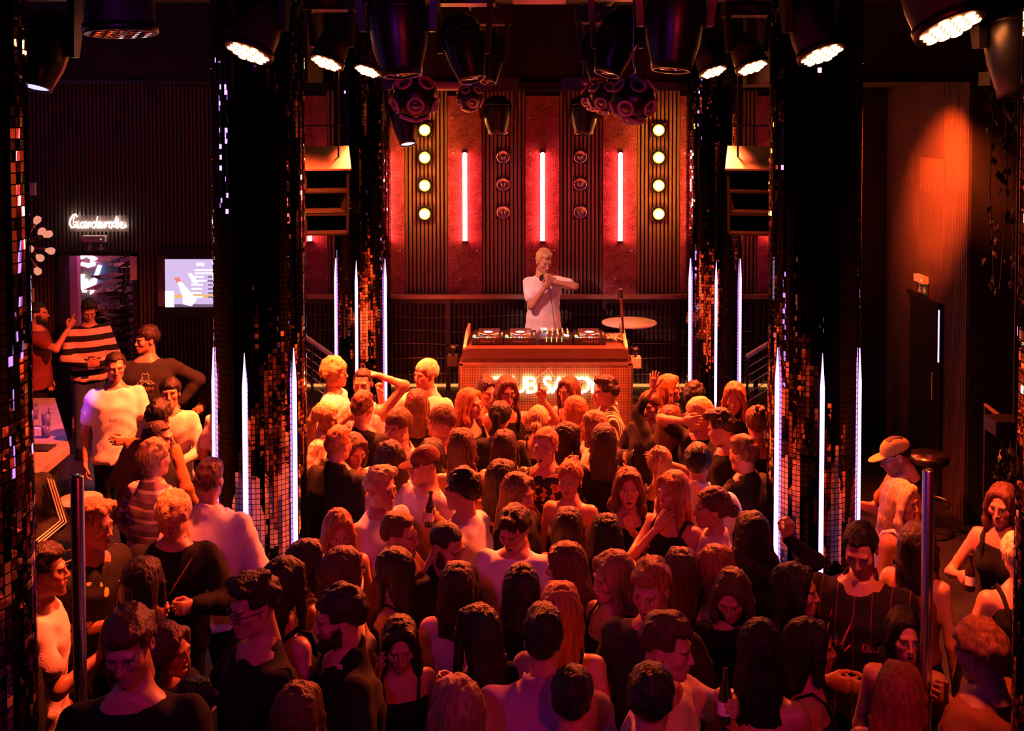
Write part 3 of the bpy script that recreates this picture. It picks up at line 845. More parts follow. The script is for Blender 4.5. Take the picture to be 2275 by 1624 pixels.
    V, Q = T.mesh()
    tname = {'tee': 'tee_shirt', 'loose': 'tee_shirt', 'long': 'long_sleeve_top', 'sweater': 'sweater', 'jacket': 'jacket', 'tank': 'tank_top', 'strap': 'strap_top', 'turtle': 'turtleneck', 'shirt': 'shirt', 'dress': 'dress', 'tube': 'tube_top', 'hoodie': 'hoodie'}[t]
    tme = new_mesh(tname, V, Q); child(tname, tme, tm)
    # ---- legs
    L = Field((-.30, -.26, .03), (.30, .26, .60 * H), .045)
    hp_ = (.090 if m else .085) * k
    rows_l = [(.50 * H, .160 * k * w, .118 * k * w, 0, 0), (.585 * H, .150 * k * w, .108 * k * w, 0, 0)]
    L.loft(rows_l, 0)
    for sx in (-1, 1):
        L.cone((sx * hp_, 0, .50 * H), (sx * (hp_ + .01), -.015, .28 * H), .092 * k, .066 * k, .03)
        L.cone((sx * (hp_ + .01), -.015, .28 * H), (sx * (hp_ + .02), .01, .07), .066 * k, .056 * k, .02)
    V, Q = L.mesh(); child('trousers', new_mesh('trousers', V, Q), cloth(p['trousers']))
    for sx in (-1, 1):
        child('shoe', shoe_mesh(), cloth('white' if (i + 1) % 4 == 0 else 'black'), np.array((sx * (hp_ + .02), -.01, 0)), rotm('z', sx * 8), 1.0)
    p['obj'] = o; p['Rz'] = Rz; p['base'] = base; p['holds'] = holds; p['k'] = k
    # chest surface, for prints
    def chest(x, zz, grow=.0, front=True):
        q = np.array(Pr); z_ = min(max(zz, q[0, 0]), q[-1, 0])
        A, B, cx, cy = [float(np.interp(z_, q[:, 0], q[:, j])) for j in (1, 2, 3, 4)]
        u = min(abs(x) / A, .97)
        d = B * (1 - u ** 2.4) ** (1 / 2.4) + .013 + grow
        return (x + cx, cy - d if front else cy + d, zz)
    p['chest'] = chest; p['arm'] = arm; p['ra'] = ra * k; p['grow'] = g; p['H'] = H; p['child'] = child
    return o

PILLARS = [(-1.83, 6.75), (1.80, 6.75), (-1.87, 10.95), (1.85, 10.95), (-1.83, 3.12), (1.83, 3.24)]
def place_people():
    """head pixel + head height -> a spot on the floor; then ease apart along each sight line whoever stands too close"""
    n = len(PEOPLE)
    for p in PEOPLE:
        p['z0'] = p['z']
    def spot(p):
        W = at_z(p['px'], p['py'], p['z']) if p['depth'] is None else at(p['px'], p['py'], p['depth'])
        return W
    for it in range(60):
        S = [spot(p) for p in PEOPLE]; mv = 0
        for a in range(n):
            for b in range(a + 1, n):
                dx = S[a].x - S[b].x; dy = S[a].y - S[b].y
                d = math.hypot(dx, dy * 1.12)
                if d < .45:
                    far, near = (a, b) if S[a].y > S[b].y else (b, a)
                    st = .006
                    for q, sgn in ((far, 1), (near, -1)):
                        P = PEOPLE[q]
                        if P['depth'] is None:
                            P['z'] = min(max(P['z'] - sgn * st, P['z0'] - .16), P['z0'] + .16)
                            mv += 1
        for q, P in enumerate(PEOPLE):
            if P['depth'] is not None: continue
            for cx, cy in PILLARS:
                dx = S[q].x - cx; dy = S[q].y - cy; d = math.hypot(dx, dy)
                if d < .58 and abs(dy) > .0:
                    P['z'] = min(max(P['z'] - math.copysign(.006, dy), P['z0'] - .16), P['z0'] + .16); mv += 1
        if not mv: break
    # a farther person needs a lower head to stay on the same sight line
    for p in PEOPLE: p['world'] = spot(p)
# ================================================================ the room
YB = 12.10                       # stage back wall
YL = 12.30                       # wall with the cloakroom door
XR = 4.10                        # right side wall
STAGE = .75
PX = 1.83                        # pillar lines at x = -PX and +PX
fl = struct(Geo().bbox((-7.2, -3.0, -.2), (6.2, 15.0, 0)).build('floor', 'floor'), 'dark scuffed dance floor')
struct(Geo().bbox((-7.2, -3.0, 5.20), (6.2, 15.0, 5.35)).build('ceiling', 'ceiling'), 'black club ceiling')
struct(Geo().bbox((-7.2, -3.0, 0), (-7.0, 15.0, 5.2)).build('wall_left', 'wall_dark'), 'dark left side wall')
struct(Geo().bbox((-7.0, -3.0, 0), (6.2, -2.8, 5.2)).build('wall_front', 'wall_dark'), 'dark wall behind the gallery')

SLATS = {}
def slat(parent, x, y, z0, z1, w=.030, d=.028, m='slat', along='x'):
    key = (w, d, along)
    if key not in SLATS:
        SLATS[key] = Geo().bbox((-w / 2, -d, 0), (w / 2, 0, 1)).mesh('slat') if along == 'x' else Geo().bbox((-d, -w / 2, 0), (0, w / 2, 1)).mesh('slat')
    o = link('slat', SLATS[key], m, parent, (x, y, z0)); o.scale = (1, 1, z1 - z0)
    return o
# ---- stage back wall: carpet panels between slatted bays
wall_back = struct(Geo().bbox((-3.2, YB, 0), (XR + .2, YB + .2, 5.2)).build('wall_back', 'wall_dark'), 'stage back wall of red carpet panels and dark slats')
def carpet_material():
    m = mat('carpet', (.60, .20, .19), .9); nt = m.node_tree; bs = nt.nodes['Principled BSDF']
    tc = nt.nodes.new('ShaderNodeTexCoord'); mp = nt.nodes.new('ShaderNodeMapping'); mp.inputs['Scale'].default_value = (1, 1, .38); nt.links.new(tc.outputs['Object'], mp.inputs[0])
    n1 = nt.nodes.new('ShaderNodeTexNoise'); n1.inputs['Scale'].default_value = 120; n1.inputs['Detail'].default_value = 4; nt.links.new(mp.outputs[0], n1.inputs['Vector'])
    n2 = nt.nodes.new('ShaderNodeTexNoise'); n2.inputs['Scale'].default_value = 9; n2.inputs['Detail'].default_value = 5; nt.links.new(tc.outputs['Object'], n2.inputs['Vector'])
    ad = nt.nodes.new('ShaderNodeMath'); ad.operation = 'MULTIPLY_ADD'; ad.inputs[1].default_value = .45; nt.links.new(n2.outputs[0], ad.inputs[0]); nt.links.new(n1.outputs[0], ad.inputs[2])
    rp = nt.nodes.new('ShaderNodeValToRGB'); e = rp.color_ramp.elements; e[0].position = .58; e[0].color = (.15, .018, .028, 1); e[1].position = .92; e[1].color = (.80, .20, .25, 1)
    nt.links.new(ad.outputs[0], rp.inputs[0]); nt.links.new(rp.outputs[0], bs.inputs['Base Color'])
    bp = nt.nodes.new('ShaderNodeBump'); bp.inputs['Strength'].default_value = .6; bp.inputs['Distance'].default_value = .01; nt.links.new(n1.outputs[0], bp.inputs['Height']); nt.links.new(bp.outputs[0], bs.inputs['Normal'])
carpet_material()
PAN = [690 + 171.6 * i for i in range(7)]
pz1 = at(1205, 213, YB).z; pz0 = at(1205, 653, YB).z
pw = 75 * YB / F
PANX = [at(c, 400, YB).x for c in PAN]
pm = Geo().bbox((-pw / 2, -.05, 0), (pw / 2, 0, pz1 - pz0)).mesh('carpet_panel')
for x in PANX: link('carpet_panel', pm, 'carpet', wall_back, (x, YB, pz0))
for i in range(len(PANX) - 1):
    a, b = PANX[i] + pw / 2, PANX[i + 1] - pw / 2
    n = 11; st = (b - a) / n
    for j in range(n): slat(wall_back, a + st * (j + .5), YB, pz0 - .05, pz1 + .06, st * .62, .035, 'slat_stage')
for j in range(118):
    x = -3.1 + j * .0526
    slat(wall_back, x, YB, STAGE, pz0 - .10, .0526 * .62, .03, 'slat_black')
Geo().bbox((-3.15, YB - .09, pz1 + .07), (XR, YB, pz1 + .16)).build('head_rail', 'black_metal', wall_back)
Geo().bbox((-3.15, YB - .07, pz0 - .10), (XR, YB, pz0 - .055)).build('base_rail', 'black_metal', wall_back)
# small bright studs that fix the carpet panels
stud = Geo().lathe([(.0, -.008), (.014, -.006), (.014, 0)], 8, Matrix.Rotation(math.pi / 2, 4, 'X')).mesh('stud')
for c in PAN[1:6]:
    for dx, py in ((-30, 262), (-27, 340), (27, 557), (-10, 619)):
        q = at(c + dx, py, YB - .052); link('stud', stud, 'device_white', wall_back, (q.x, q.y, q.z))

# ---- light tubes on the carpet panels
tz1, tz0 = at(1205, 338, YB).z, at(1205, 533, YB).z
for i, x in enumerate(PANX):
    nm = ['leftmost, half hidden by the speaker', 'second from left, behind the left rear pillar', 'left of the three above the stage', 'middle one above the person at the decks', 'right of the three above the stage', 'behind the right rear pillar', 'rightmost, hidden by the right pillar'][i]
    t = empty('light_tube', (x + .004, YB - .05, tz0)); tag(t, 'vertical red-white glowing light tube, ' + nm, 'light tube', 'light tubes on the back wall')
    Geo().bbox((-.024, -.012, -.03), (.024, 0, tz1 - tz0 + .03)).build('backplate', 'black_metal', t)
    Geo().tube([(0, -.034, 0), (0, -.034, tz1 - tz0)], .026, 12).build('tube', 'tube_red', t)
    for zz in (-.02, tz1 - tz0): Geo().box((0, -.03, zz + .005), (.056, .05, .03)).build('end_cap', 'black_metal', t)
# ---- amber lamps, lit in the outer bays, dark in the inner bays
def blinder(px, py, lit, label):
    q = at(px, py, YB - .06); t = empty('wall_lamp', (q.x, YB - .035, q.z)); tag(t, label, 'lamp', 'round lamps on the stage wall')
    R = Matrix.Rotation(math.pi / 2, 4, 'X')
    Geo().box((0, -.022, 0), (.165, .045, .165)).build('housing', 'black_metal', t)
    Geo().lathe([(.072, .045), (.074, .058), (.066, .058), (.050, .050), (.0, .048)], 24, R).build('reflector', 'chrome' if not lit else 'black_metal', t)
    if lit: Geo().lathe([(.050, .056), (.050, .085), (.042, .105), (.024, .120), (0, .126)], 20, R).build('bulb', 'lamp_amber', t)
    else: Geo().lathe([(.026, .050), (.030, .068), (.018, .084), (0, .088)], 16, R).build('bulb', 'lens_glass', t)
ORD = ['top', 'second', 'third', 'bottom']
for k_, (xx, side) in enumerate(((944, 'left'), (1463, 'right'))):
    for j, y in enumerate((289, 350, 412, 475)): blinder(xx, y, True, 'lit amber round lamp, %s of the four in the %s glowing column' % (ORD[j], side))
for k_, (xx, side) in enumerate(((1118, 'left'), (1289, 'right'))):
    for j, y in enumerate((286, 348, 409, 471)): blinder(xx, y, False, 'dark unlit square lamp, %s of the column just %s of the middle tube' % (ORD[j], side))

# ---- stage deck, back ledge light, balustrade
struct(Geo().bbox((-3.15, 10.05, 0), (2.95, YB, STAGE)).build('floor_stage', 'stage_floor'), 'raised black stage deck')
tag(Geo().bbox((-2.9, YB - .10, STAGE + .0), (2.9, YB - .075, STAGE + .028)).build('led_line', 'led_warm'), 'thin warm light line along the foot of the stage wall', 'light strip')
rail = empty('balustrade', (0, 11.86, STAGE)); tag(rail, 'dark balustrade with a wide top rail and thin cables behind the decks', 'railing')
rz = at(970, 659, 11.86).z - STAGE
Geo().box((0, 0, rz), (5.7, .075, .045)).build('top_rail', 'steel_panel', rail)
for x in (-2.8, -1.95, -1.05, -.15, .75, 1.6, 2.5): Geo().box((x, 0, rz / 2), (.05, .03, rz)).build('post', 'black_metal', rail)
for j in range(5):
    z = .18 + j * .17
    Geo().tube([(-2.8 + 5.6 * q / 8, 0, z - .025 * math.sin(q * 1.6 + j)) for q in range(9)], .005, 5).build('cable', 'grey_metal', rail)
# stair handrails on both sides of the stage
for sx, pa, pb, nm in ((-1, (747, 797), (640, 722), 'left'), (1, (1658, 793), (1770, 726), 'right')):
    A = at(*pa, 11.0); B = at(*pb, 11.25); e = empty('stair_railing', (A.x, A.y, STAGE)); tag(e, 'sloping stair railing with a pale handrail on the %s of the stage' % nm, 'railing')
    d = B - A; d0 = Vector((0, 0, A.z - STAGE))
    Geo().tube([d0, d0 + d], .030, 4).build('handrail', 'cream_rail', e)
    for t in (0.02, .5, .98):
        q = d0 + d * t; Geo().tube([(q.x, q.y, 0), q], .014, 6).build('post', 'black_metal', e)
    for j in range(5):
        f_ = .15 + .16 * j; Geo().tube([d0 * f_, d0 * f_ + d - Vector((0, 0, 0))], .006, 5).build('cable', 'cable_white', e)
# round pale high table behind the decks
q = at(1398, 715, 11.35)
t = empty('cocktail_table', (q.x, q.y, STAGE)); tag(t, 'round pale high table lit orange at the right behind the decks', 'table')
Geo().lathe([(.0, q.z - STAGE - .02), (.30, q.z - STAGE - .02), (.305, q.z - STAGE - .01), (.30, q.z - STAGE), (0, q.z - STAGE)], 40).build('table_top', 'tabletop_pale', t)
Geo().lathe([(.028, .02), (.028, q.z - STAGE - .02)], 14).build('column', 'black_metal', t)
Geo().lathe([(.22, 0), (.22, .012), (.05, .03), (0, .03)], 28).build('base', 'black_metal', t)

# ---- left: cloakroom wall with its doorway
dx0, dx1 = at(132, 700, YL).x, at(304, 700, YL).x; dz = at(220, 567, YL).z
g = Geo(); g.bbox((-7.0, YL, 0), (dx0, YL + .2, 5.2)); g.bbox((dx1, YL, 0), (-3.0, YL + .2, 5.2)); g.bbox((dx0, YL, dz), (dx1, YL + .2, 5.2))
wl = struct(g.build('wall_back_left', 'wall_dark'), 'dark slatted wall with the cloakroom doorway')
lz = at(300, 186, YL).z
for j in range(84):
    x = -6.98 + j * .0475
    slat(wl, x, YL, dz + .02 if dx0 - .02 < x < dx1 + .02 else 0.0, lz, .028, .03, 'slat')
struct(Geo().bbox((-7.0, 11.2, lz), (-2.5, YL, 5.2)).build('trim_1', 'wall_dark'), 'plain dark soffit above the cloakroom wall')
struct(Geo().bbox((-7.0, 11.19, lz - .02), (-2.5, 11.21, lz + .01)).build('trim_2', 'black_metal'))
g = Geo(); g.bbox((dx0 - .03, YL - .05, 0), (dx0 + .03, YL + .22, dz + .03)); g.bbox((dx1 - .03, YL - .05, 0), (dx1 + .03, YL + .22, dz + .03)); g.bbox((dx0 - .03, YL - .05, dz), (dx1 + .03, YL + .22, dz + .05))
struct(g.build('door_1', 'black_metal'), 'open cloakroom doorway frame')
# corridor beyond
struct(Geo().bbox((dx0 - .6, YL + .2, 0), (dx0 - .5 + .12, 14.6, 2.9)).build('wall_corridor_left', 'plaster_pink'))
struct(Geo().bbox((dx1 + .25, YL + .2, 0), (dx1 + .35, 14.6, 2.9)).build('wall_corridor_right', 'wall_dark'))
struct(Geo().bbox((dx0 - .6, 14.4, 0), (dx1 + .35, 14.6, 2.9)).build('wall_corridor_back', 'plaster_pink'))
struct(Geo().bbox((dx0 - .6, YL + .2, 2.8), (dx1 + .35, 14.6, 2.9)).build('ceiling_corridor', 'ceiling'))
# a partition in the corridor, pinkish, left part of the opening
q0, q1 = at(130, 800, 12.9).x, at(178, 800, 12.9).x
struct(Geo().bbox((q0 - .2, 12.86, 0), (q1, 12.96, 2.6)).build('wall_partition', 'plaster_pink'), 'pinkish partition inside the cloakroom doorway')
# neon writing and dried palms in the corridor
NZ = 13.6
n = empty('neon_sign', tuple(at(208, 615, NZ))); tag(n, 'pink, white and blue neon scribble glowing inside the cloakroom doorway', 'neon sign')
o0 = Vector(n.location)
def px_line(pts, Y): return [tuple(at(a, b, Y) - o0) for a, b in pts]
for pts, m in ((((180, 572), (192, 566), (204, 572), (206, 584)), 'neon_white'), (((196, 568), (212, 576), (214, 582)), 'neon_pink'), (((181, 586), (196, 590), (210, 586)), 'neon_pink'), (((222, 590), (214, 612), (208, 632)), 'neon_blue'), (((184, 610), (182, 634), (188, 648)), 'neon_white'), (((188, 648), (194, 622), (198, 640), (206, 622)), 'neon_white'), (((206, 622), (204, 652), (214, 634)), 'neon_pink')):
    Geo().tube(px_line(pts, NZ), .028, 8).build('neon_stroke', m, n)
Geo().box((0, .06, 0), (.62, .04, .85)).build('backboard', 'wall_dark', n)
for i in range(4): Geo().tube([(-.25 + .16 * i, .04, -.4), (-.25 + .16 * i, .04, -o0.z + .0)], .012, 6).build('stand_leg', 'black_metal', n)
rs = np.random.RandomState(3)
def palm(name, base, n_leaf, L, label, m, spread=1.0, seed=0):
    r = np.random.RandomState(seed); e = empty(name, base); tag(e, label, 'plant')
    Geo().lathe([(.13, 0), (.16, .30), (.14, .30), (.0, .27)], 18).build('pot', 'black_plastic', e)
    for i in range(n_leaf):
        a = r.uniform(0, 6.28); u = r.uniform(.15, .7) * spread; l = L * r.uniform(.7, 1.1); P = []
        for t in np.linspace(0, 1, 7): P.append(Vector((math.cos(a) * u * t * t * l, math.sin(a) * u * t * t * l, .28 + l * (t - .22 * t * t * u))))
        g = Geo(); g.tube(P, .006, 4, r2=.002)
        for j in range(2, 7):
            for s_ in (-1, 1):
                d = (P[j] - P[j - 1]).normalized(); sd = d.cross(Vector((math.cos(a + 1.57), math.sin(a + 1.57), .3))).normalized() if False else Vector((-math.sin(a) * s_, math.cos(a) * s_, -.35)).normalized()
                w_ = Vector((0, 0, .012)); c = P[j]; tip = c + sd * .17 * l + d * .10
                g.add([c - d * .03, c + d * .03 + w_, tip, c + w_ * .2], [(0, 1, 2), (0, 2, 3)])
        g.build('frond', m, e)
    return e
palm('dried_palm', (at(262, 800, 13.1).x, 13.1, 0), 16, 1.75, 'dried feathery palm beside the neon in the cloakroom doorway', 'dry_leaf', .28, 5)
palm('green_palm', (at(240, 800, 13.95).x, 13.95, 0), 12, 1.6, 'leafy green palm behind the neon in the cloakroom doorway', 'leaf', .22, 8)
tag(Geo().bbox((at(290, 600, YL - .07).x, YL - .085, at(290, 620, YL).z), (at(305, 600, YL - .07).x, YL - .075, at(290, 568, YL).z)).build('poster', 'paper'), 'narrow pinkish notice hanging on the right jamb of the cloakroom doorway', 'poster')
cl = empty('corridor_downlight', ((dx0 + dx1) / 2 - .1, 12.75, 2.8)); tag(cl, 'small pink downlight added in the cloakroom corridor ceiling', 'lamp')  # unseen lamp added to brighten the corridor behind the doorway
Geo().lathe([(.06, -.03), (.065, 0), (0, 0)], 18).build('ring', 'device_white', cl); Geo().lathe([(0, -.031), (.05, -.031)], 18).build('diffuser', 'neon_pink', cl)
spot('corridor_beam', cl, (0, 0, -.05), (0, .25, -1), (1, .20, .50), 60, 150, .8, .05)
# white script neon over the door
SCRIPT = [  # letters of "Garderobe" as strokes on a unit grid
 [(.95, 1.45), (.75, 1.75), (.45, 1.65), (.1, 1.1), (.0, .5), (.25, .05), (.6, .1), (.85, .5), (.9, .75), (.65, .75), (.95, .75), (.92, .1), (1.05, .0), (1.2, .15)],
 [(1.85, .6), (1.6, .75), (1.35, .55), (1.35, .1), (1.55, .0), (1.75, .25), (1.88, .7), (1.82, .15), (1.95, .0), (2.1, .2), (2.2, .7), (2.22, .0), (2.25, .5), (2.45, .75), (2.6, .65), (2.65, .55)],
 [(3.25, .6), (3.0, .75), (2.75, .5), (2.8, .08), (3.0, .0), (3.2, .3), (3.42, 1.45), (3.3, .3), (3.42, .0), (3.6, .25), (3.9, .6), (3.75, .75), (3.6, .5), (3.7, .05), (3.95, .0), (4.15, .2), (4.3, .72), (4.32, .0), (4.36, .5), (4.55, .75), (4.7, .65)],
 [(5.1, .72), (4.85, .6), (4.85, .1), (5.05, 0), (5.25, .3), (5.15, .7), (5.35, .6), (5.55, .8), (5.75, 1.5), (5.7, .6), (5.68, .1), (5.85, .0), (6.05, .3), (5.95, .7), (5.75, .6)],
 [(6.2, .35), (6.5, .6), (6.35, .78), (6.2, .5), (6.3, .05), (6.55, .0), (6.85, .4)]]
nx0, nx1 = at(152, 493, YL - .1), at(277, 493, YL - .1); sc_ = (nx1.x - nx0.x) / 6.85; nz0 = at(152, 507, YL - .1).z
n = empty('neon_sign', (nx0.x, YL - .06, nz0)); tag(n, 'white handwritten neon word glowing above the cloakroom doorway', 'neon sign')
Geo().box((3.4 * sc_, .035, .5 * sc_), (7.2 * sc_, .006, 2.0 * sc_)).build('backing', 'lens_glass', n)
for st in SCRIPT: Geo().tube([(a * sc_, -.01, b * sc_ * .95) for a, b in st], .0092, 7).build('neon_letter', 'neon_white', n)
# emergency sign box
def exit_sign(c, rz, label):
    e = empty('exit_sign', c, rz); tag(e, label, 'sign')
    Geo().box((0, -.03, .045), (.27, .06, .075)).build('lamp_box', 'device_white', e)
    Geo().box((0, -.012, -.055), (.26, .012, .115)).build('pictogram_panel', 'sign_green', e)
    Geo().prism([(.03, -.06), (.075, -.10), (.12, -.06), (.09, -.06), (.09, -.02), (.06, -.02), (.06, -.06)], .019, .022, Matrix.Rotation(math.pi / 2, 4, 'X')).build('arrow', 'label_white', e)
    g = Geo(); R_ = Matrix.Rotation(math.pi / 2, 4, 'X')
    g.lathe([(.013, .019), (.013, .022), (0, .022)], 10, R_, (-.06, 0, -.018))
    for a in ([(-.075, -.035), (-.05, -.03), (-.06, -.065), (-.08, -.06)], [(-.075, -.065), (-.06, -.065), (-.075, -.105), (-.09, -.10)], [(-.065, -.06), (-.052, -.065), (-.04, -.10), (-.052, -.105)], [(-.055, -.035), (-.03, -.05), (-.032, -.06), (-.06, -.048)]): g.prism(a, .019, .022, R_)
    g.build('running_figure', 'label_white', e)
    Geo().box((.09, -.0615, .045), (.012, .004, .012)).build('indicator', 'indicator_green', e)
q = at(211, 535, YL - .05); exit_sign((q.x, YL - .035, q.z - .02), 0, 'emergency exit sign box under the white neon word')
# menu screen
s0, s1 = at(366, 683, YL - .14), at(560, 577, YL - .14)
tv = empty('menu_screen', ((s0.x + s1.x) / 2, YL - .03, s0.z)); tag(tv, 'glowing lilac drinks menu screen on the dark slatted wall', 'screen')
w_, h_ = s1.x - s0.x, s1.z - s0.z
Geo().bbox((-w_ / 2 - .10, -.07, -.14), (w_ / 2 + .10, 0, h_ + .14)).build('surround', 'black_plastic', tv)
Geo().bbox((-w_ / 2, -.085, 0), (w_ / 2, -.07, h_)).build('display', 'screen_lilac', tv)
def flat(pts, m, nm, d=.088):
    Geo().prism([(-w_ / 2 + a * w_, b * h_) for a, b in pts], d, d + .002, Matrix.Rotation(math.pi / 2, 4, 'X')).build(nm, m, tv)
def rect(a, b, c, d): return [(a, b), (c, b), (c, d), (a, d)]
flat([(.14, .52), (.18, .55), (.36, .16), (.30, .02), (.20, .06), (.20, .22)], 'screen_white', 'bottle_picture')
flat([(.10, .60), (.15, .64), (.19, .54), (.14, .50)], 'screen_red', 'bottle_cap_picture')
flat([(.26, .70), (.30, .72), (.38, .52), (.33, .48)], 'screen_white', 'small_bottle_picture')
flat(rect(.0, .0, .10, .34), 'screen_white', 'pale_patch_picture'); flat(rect(.08, .20, .9, .26), 'screen_amber', 'shelf_picture', .0865)
flat(rect(.0, .0, 1, .06), 'screen_dark', 'dark_band_picture', .0863)
flat(rect(.36, .87, .45, .93), 'screen_white', 'heading_line')
for j in range(2): flat(rect(.34, .76 - j * .065, .74, .79 - j * .065), 'screen_white', 'text_line')
for j in range(6): flat(rect(.30, .62 - j * .085, .30 + (.14, .17, .13, .12, .11, .13)[j], .655 - j * .085), 'screen_white', 'text_line'); flat(rect(.49, .62 - j * .085, .58, .65 - j * .085), 'screen_dark', 'text_line')
q = at(72, 420, YL - .05)
tag(Geo().box((q.x, YL - .05, q.z), (.075, .05, .15)).build('wall_controller', 'device_white'), 'small pale box fixed high on the slatted wall at far left', 'device')
q = at(62, 662, YL - .05)
tag(Geo().box((q.x, YL - .045, q.z), (.14, .03, .24)).build('notice_board', 'device_white'), 'small pale notice on the wall behind the bearded person at far left', 'notice')
# framed mirror edge left of the screen with amber bottles
Geo().bbox((-w_ / 2 - .09, -.078, h_ * .02), (-w_ / 2 - .012, -.071, h_ * 1.08)).build('bezel_strip', 'lens_glass', tv)

# ---- right side wall: slats, smooth panel, exit door
g = Geo(); g.bbox((XR, 9.80, 0), (XR + .2, YB, 5.2)); g.bbox((XR + .2, 9.80, 0), (6.0, 10.0, 5.2))
wr = struct(g.build('wall_right', 'wall_dark'), 'dark right wall of fine vertical slats')
struct(Geo().bbox((6.0, -3.0, 0), (6.2, 12.3, 5.2)).build('wall_far_right', 'wall_dark'), 'dark recessed wall at far right')
rz1 = 4.24
dY0, dY1 = F * XR / (2107 - CX), F * XR / (2035 - CX)
dzr = at(2071, 667, (dY0 + dY1) / 2).z
pY0, pY1 = F * XR / (2104 - CX), F * XR / (2050 - CX)
pzb = at(2076, 349, (pY0 + pY1) / 2).z
y = 9.82
while y < YB:
    if dY0 < y < dY1: slat(wr, XR, y, dzr + .03, rz1 if not (pY0 < y < pY1) else pzb, .022, .03, 'slat', 'y')
    else: slat(wr, XR, y, 0, rz1 if not (pY0 < y < pY1) else pzb, .022, .03, 'slat', 'y')
    y += .0385
Geo().bbox((XR - .035, pY0, pzb), (XR, pY1, rz1)).build('smooth_panel', 'panel_smooth', wr)
g = Geo(); g.bbox((XR - .05, dY0 + .02, 0), (XR - .01, dY1 - .02, dzr)); d2 = struct(g.build('door_2', 'black_metal'), 'closed black exit door in the right wall')
Geo().bbox((XR - .07, dY0 - .03, 0), (XR - .035, dY0 + .02, dzr + .04)).build('jamb', 'black_metal', d2); Geo().bbox((XR - .07, dY0 - .03, dzr), (XR - .035, dY1 + .03, dzr + .04)).build('lintel', 'black_metal', d2)
Geo().bbox((XR - .075, dY0 - .012, dzr - .55), (XR - .069, dY0 + .006, dzr - .02)).build('violet_edge_light', 'led_violet', d2)
Geo().tube([(XR - .09, dY0 + .10, 1.02), (XR - .09, dY0 + .10, 1.30)], .012, 8).build('door_handle', 'chrome', d2)
q = at(2064, 628, (dY0 + dY1) / 2 - .05); exit_sign((XR - .035, F * XR / (2064 - CX), dzr + .17), -math.pi / 2, 'emergency exit sign box above the black door in the right wall')
struct(Geo().bbox((2.2, 9.6, rz1), (6.0, YB, 5.2)).build('trim_3', 'wall_dark'), 'plain dark soffit above the right wall')
struct(Geo().bbox((2.2, 9.56, rz1 - .02), (6.0, 9.61, rz1 + .03)).build('trim_4', 'black_metal'))

# unseen violet strips added on the left wall to glint in the pillar tiles
for k_, y in enumerate((4.6, 6.6, 8.6)):
    e = empty('wall_light_strip', (-6.98, y, 2.9)); tag(e, 'added unseen violet light strip on the left side wall, ' + ('nearest the gallery', 'middle one', 'nearest the cloakroom')[k_], 'light strip', 'added violet strips on the left wall')
    Geo().bbox((-.02, -.03, 0), (.012, .03, 1.7)).build('channel', 'black_metal', e); Geo().bbox((.012, -.02, .02), (.03, .02, 1.68)).build('diffuser', 'strip_wall', e)

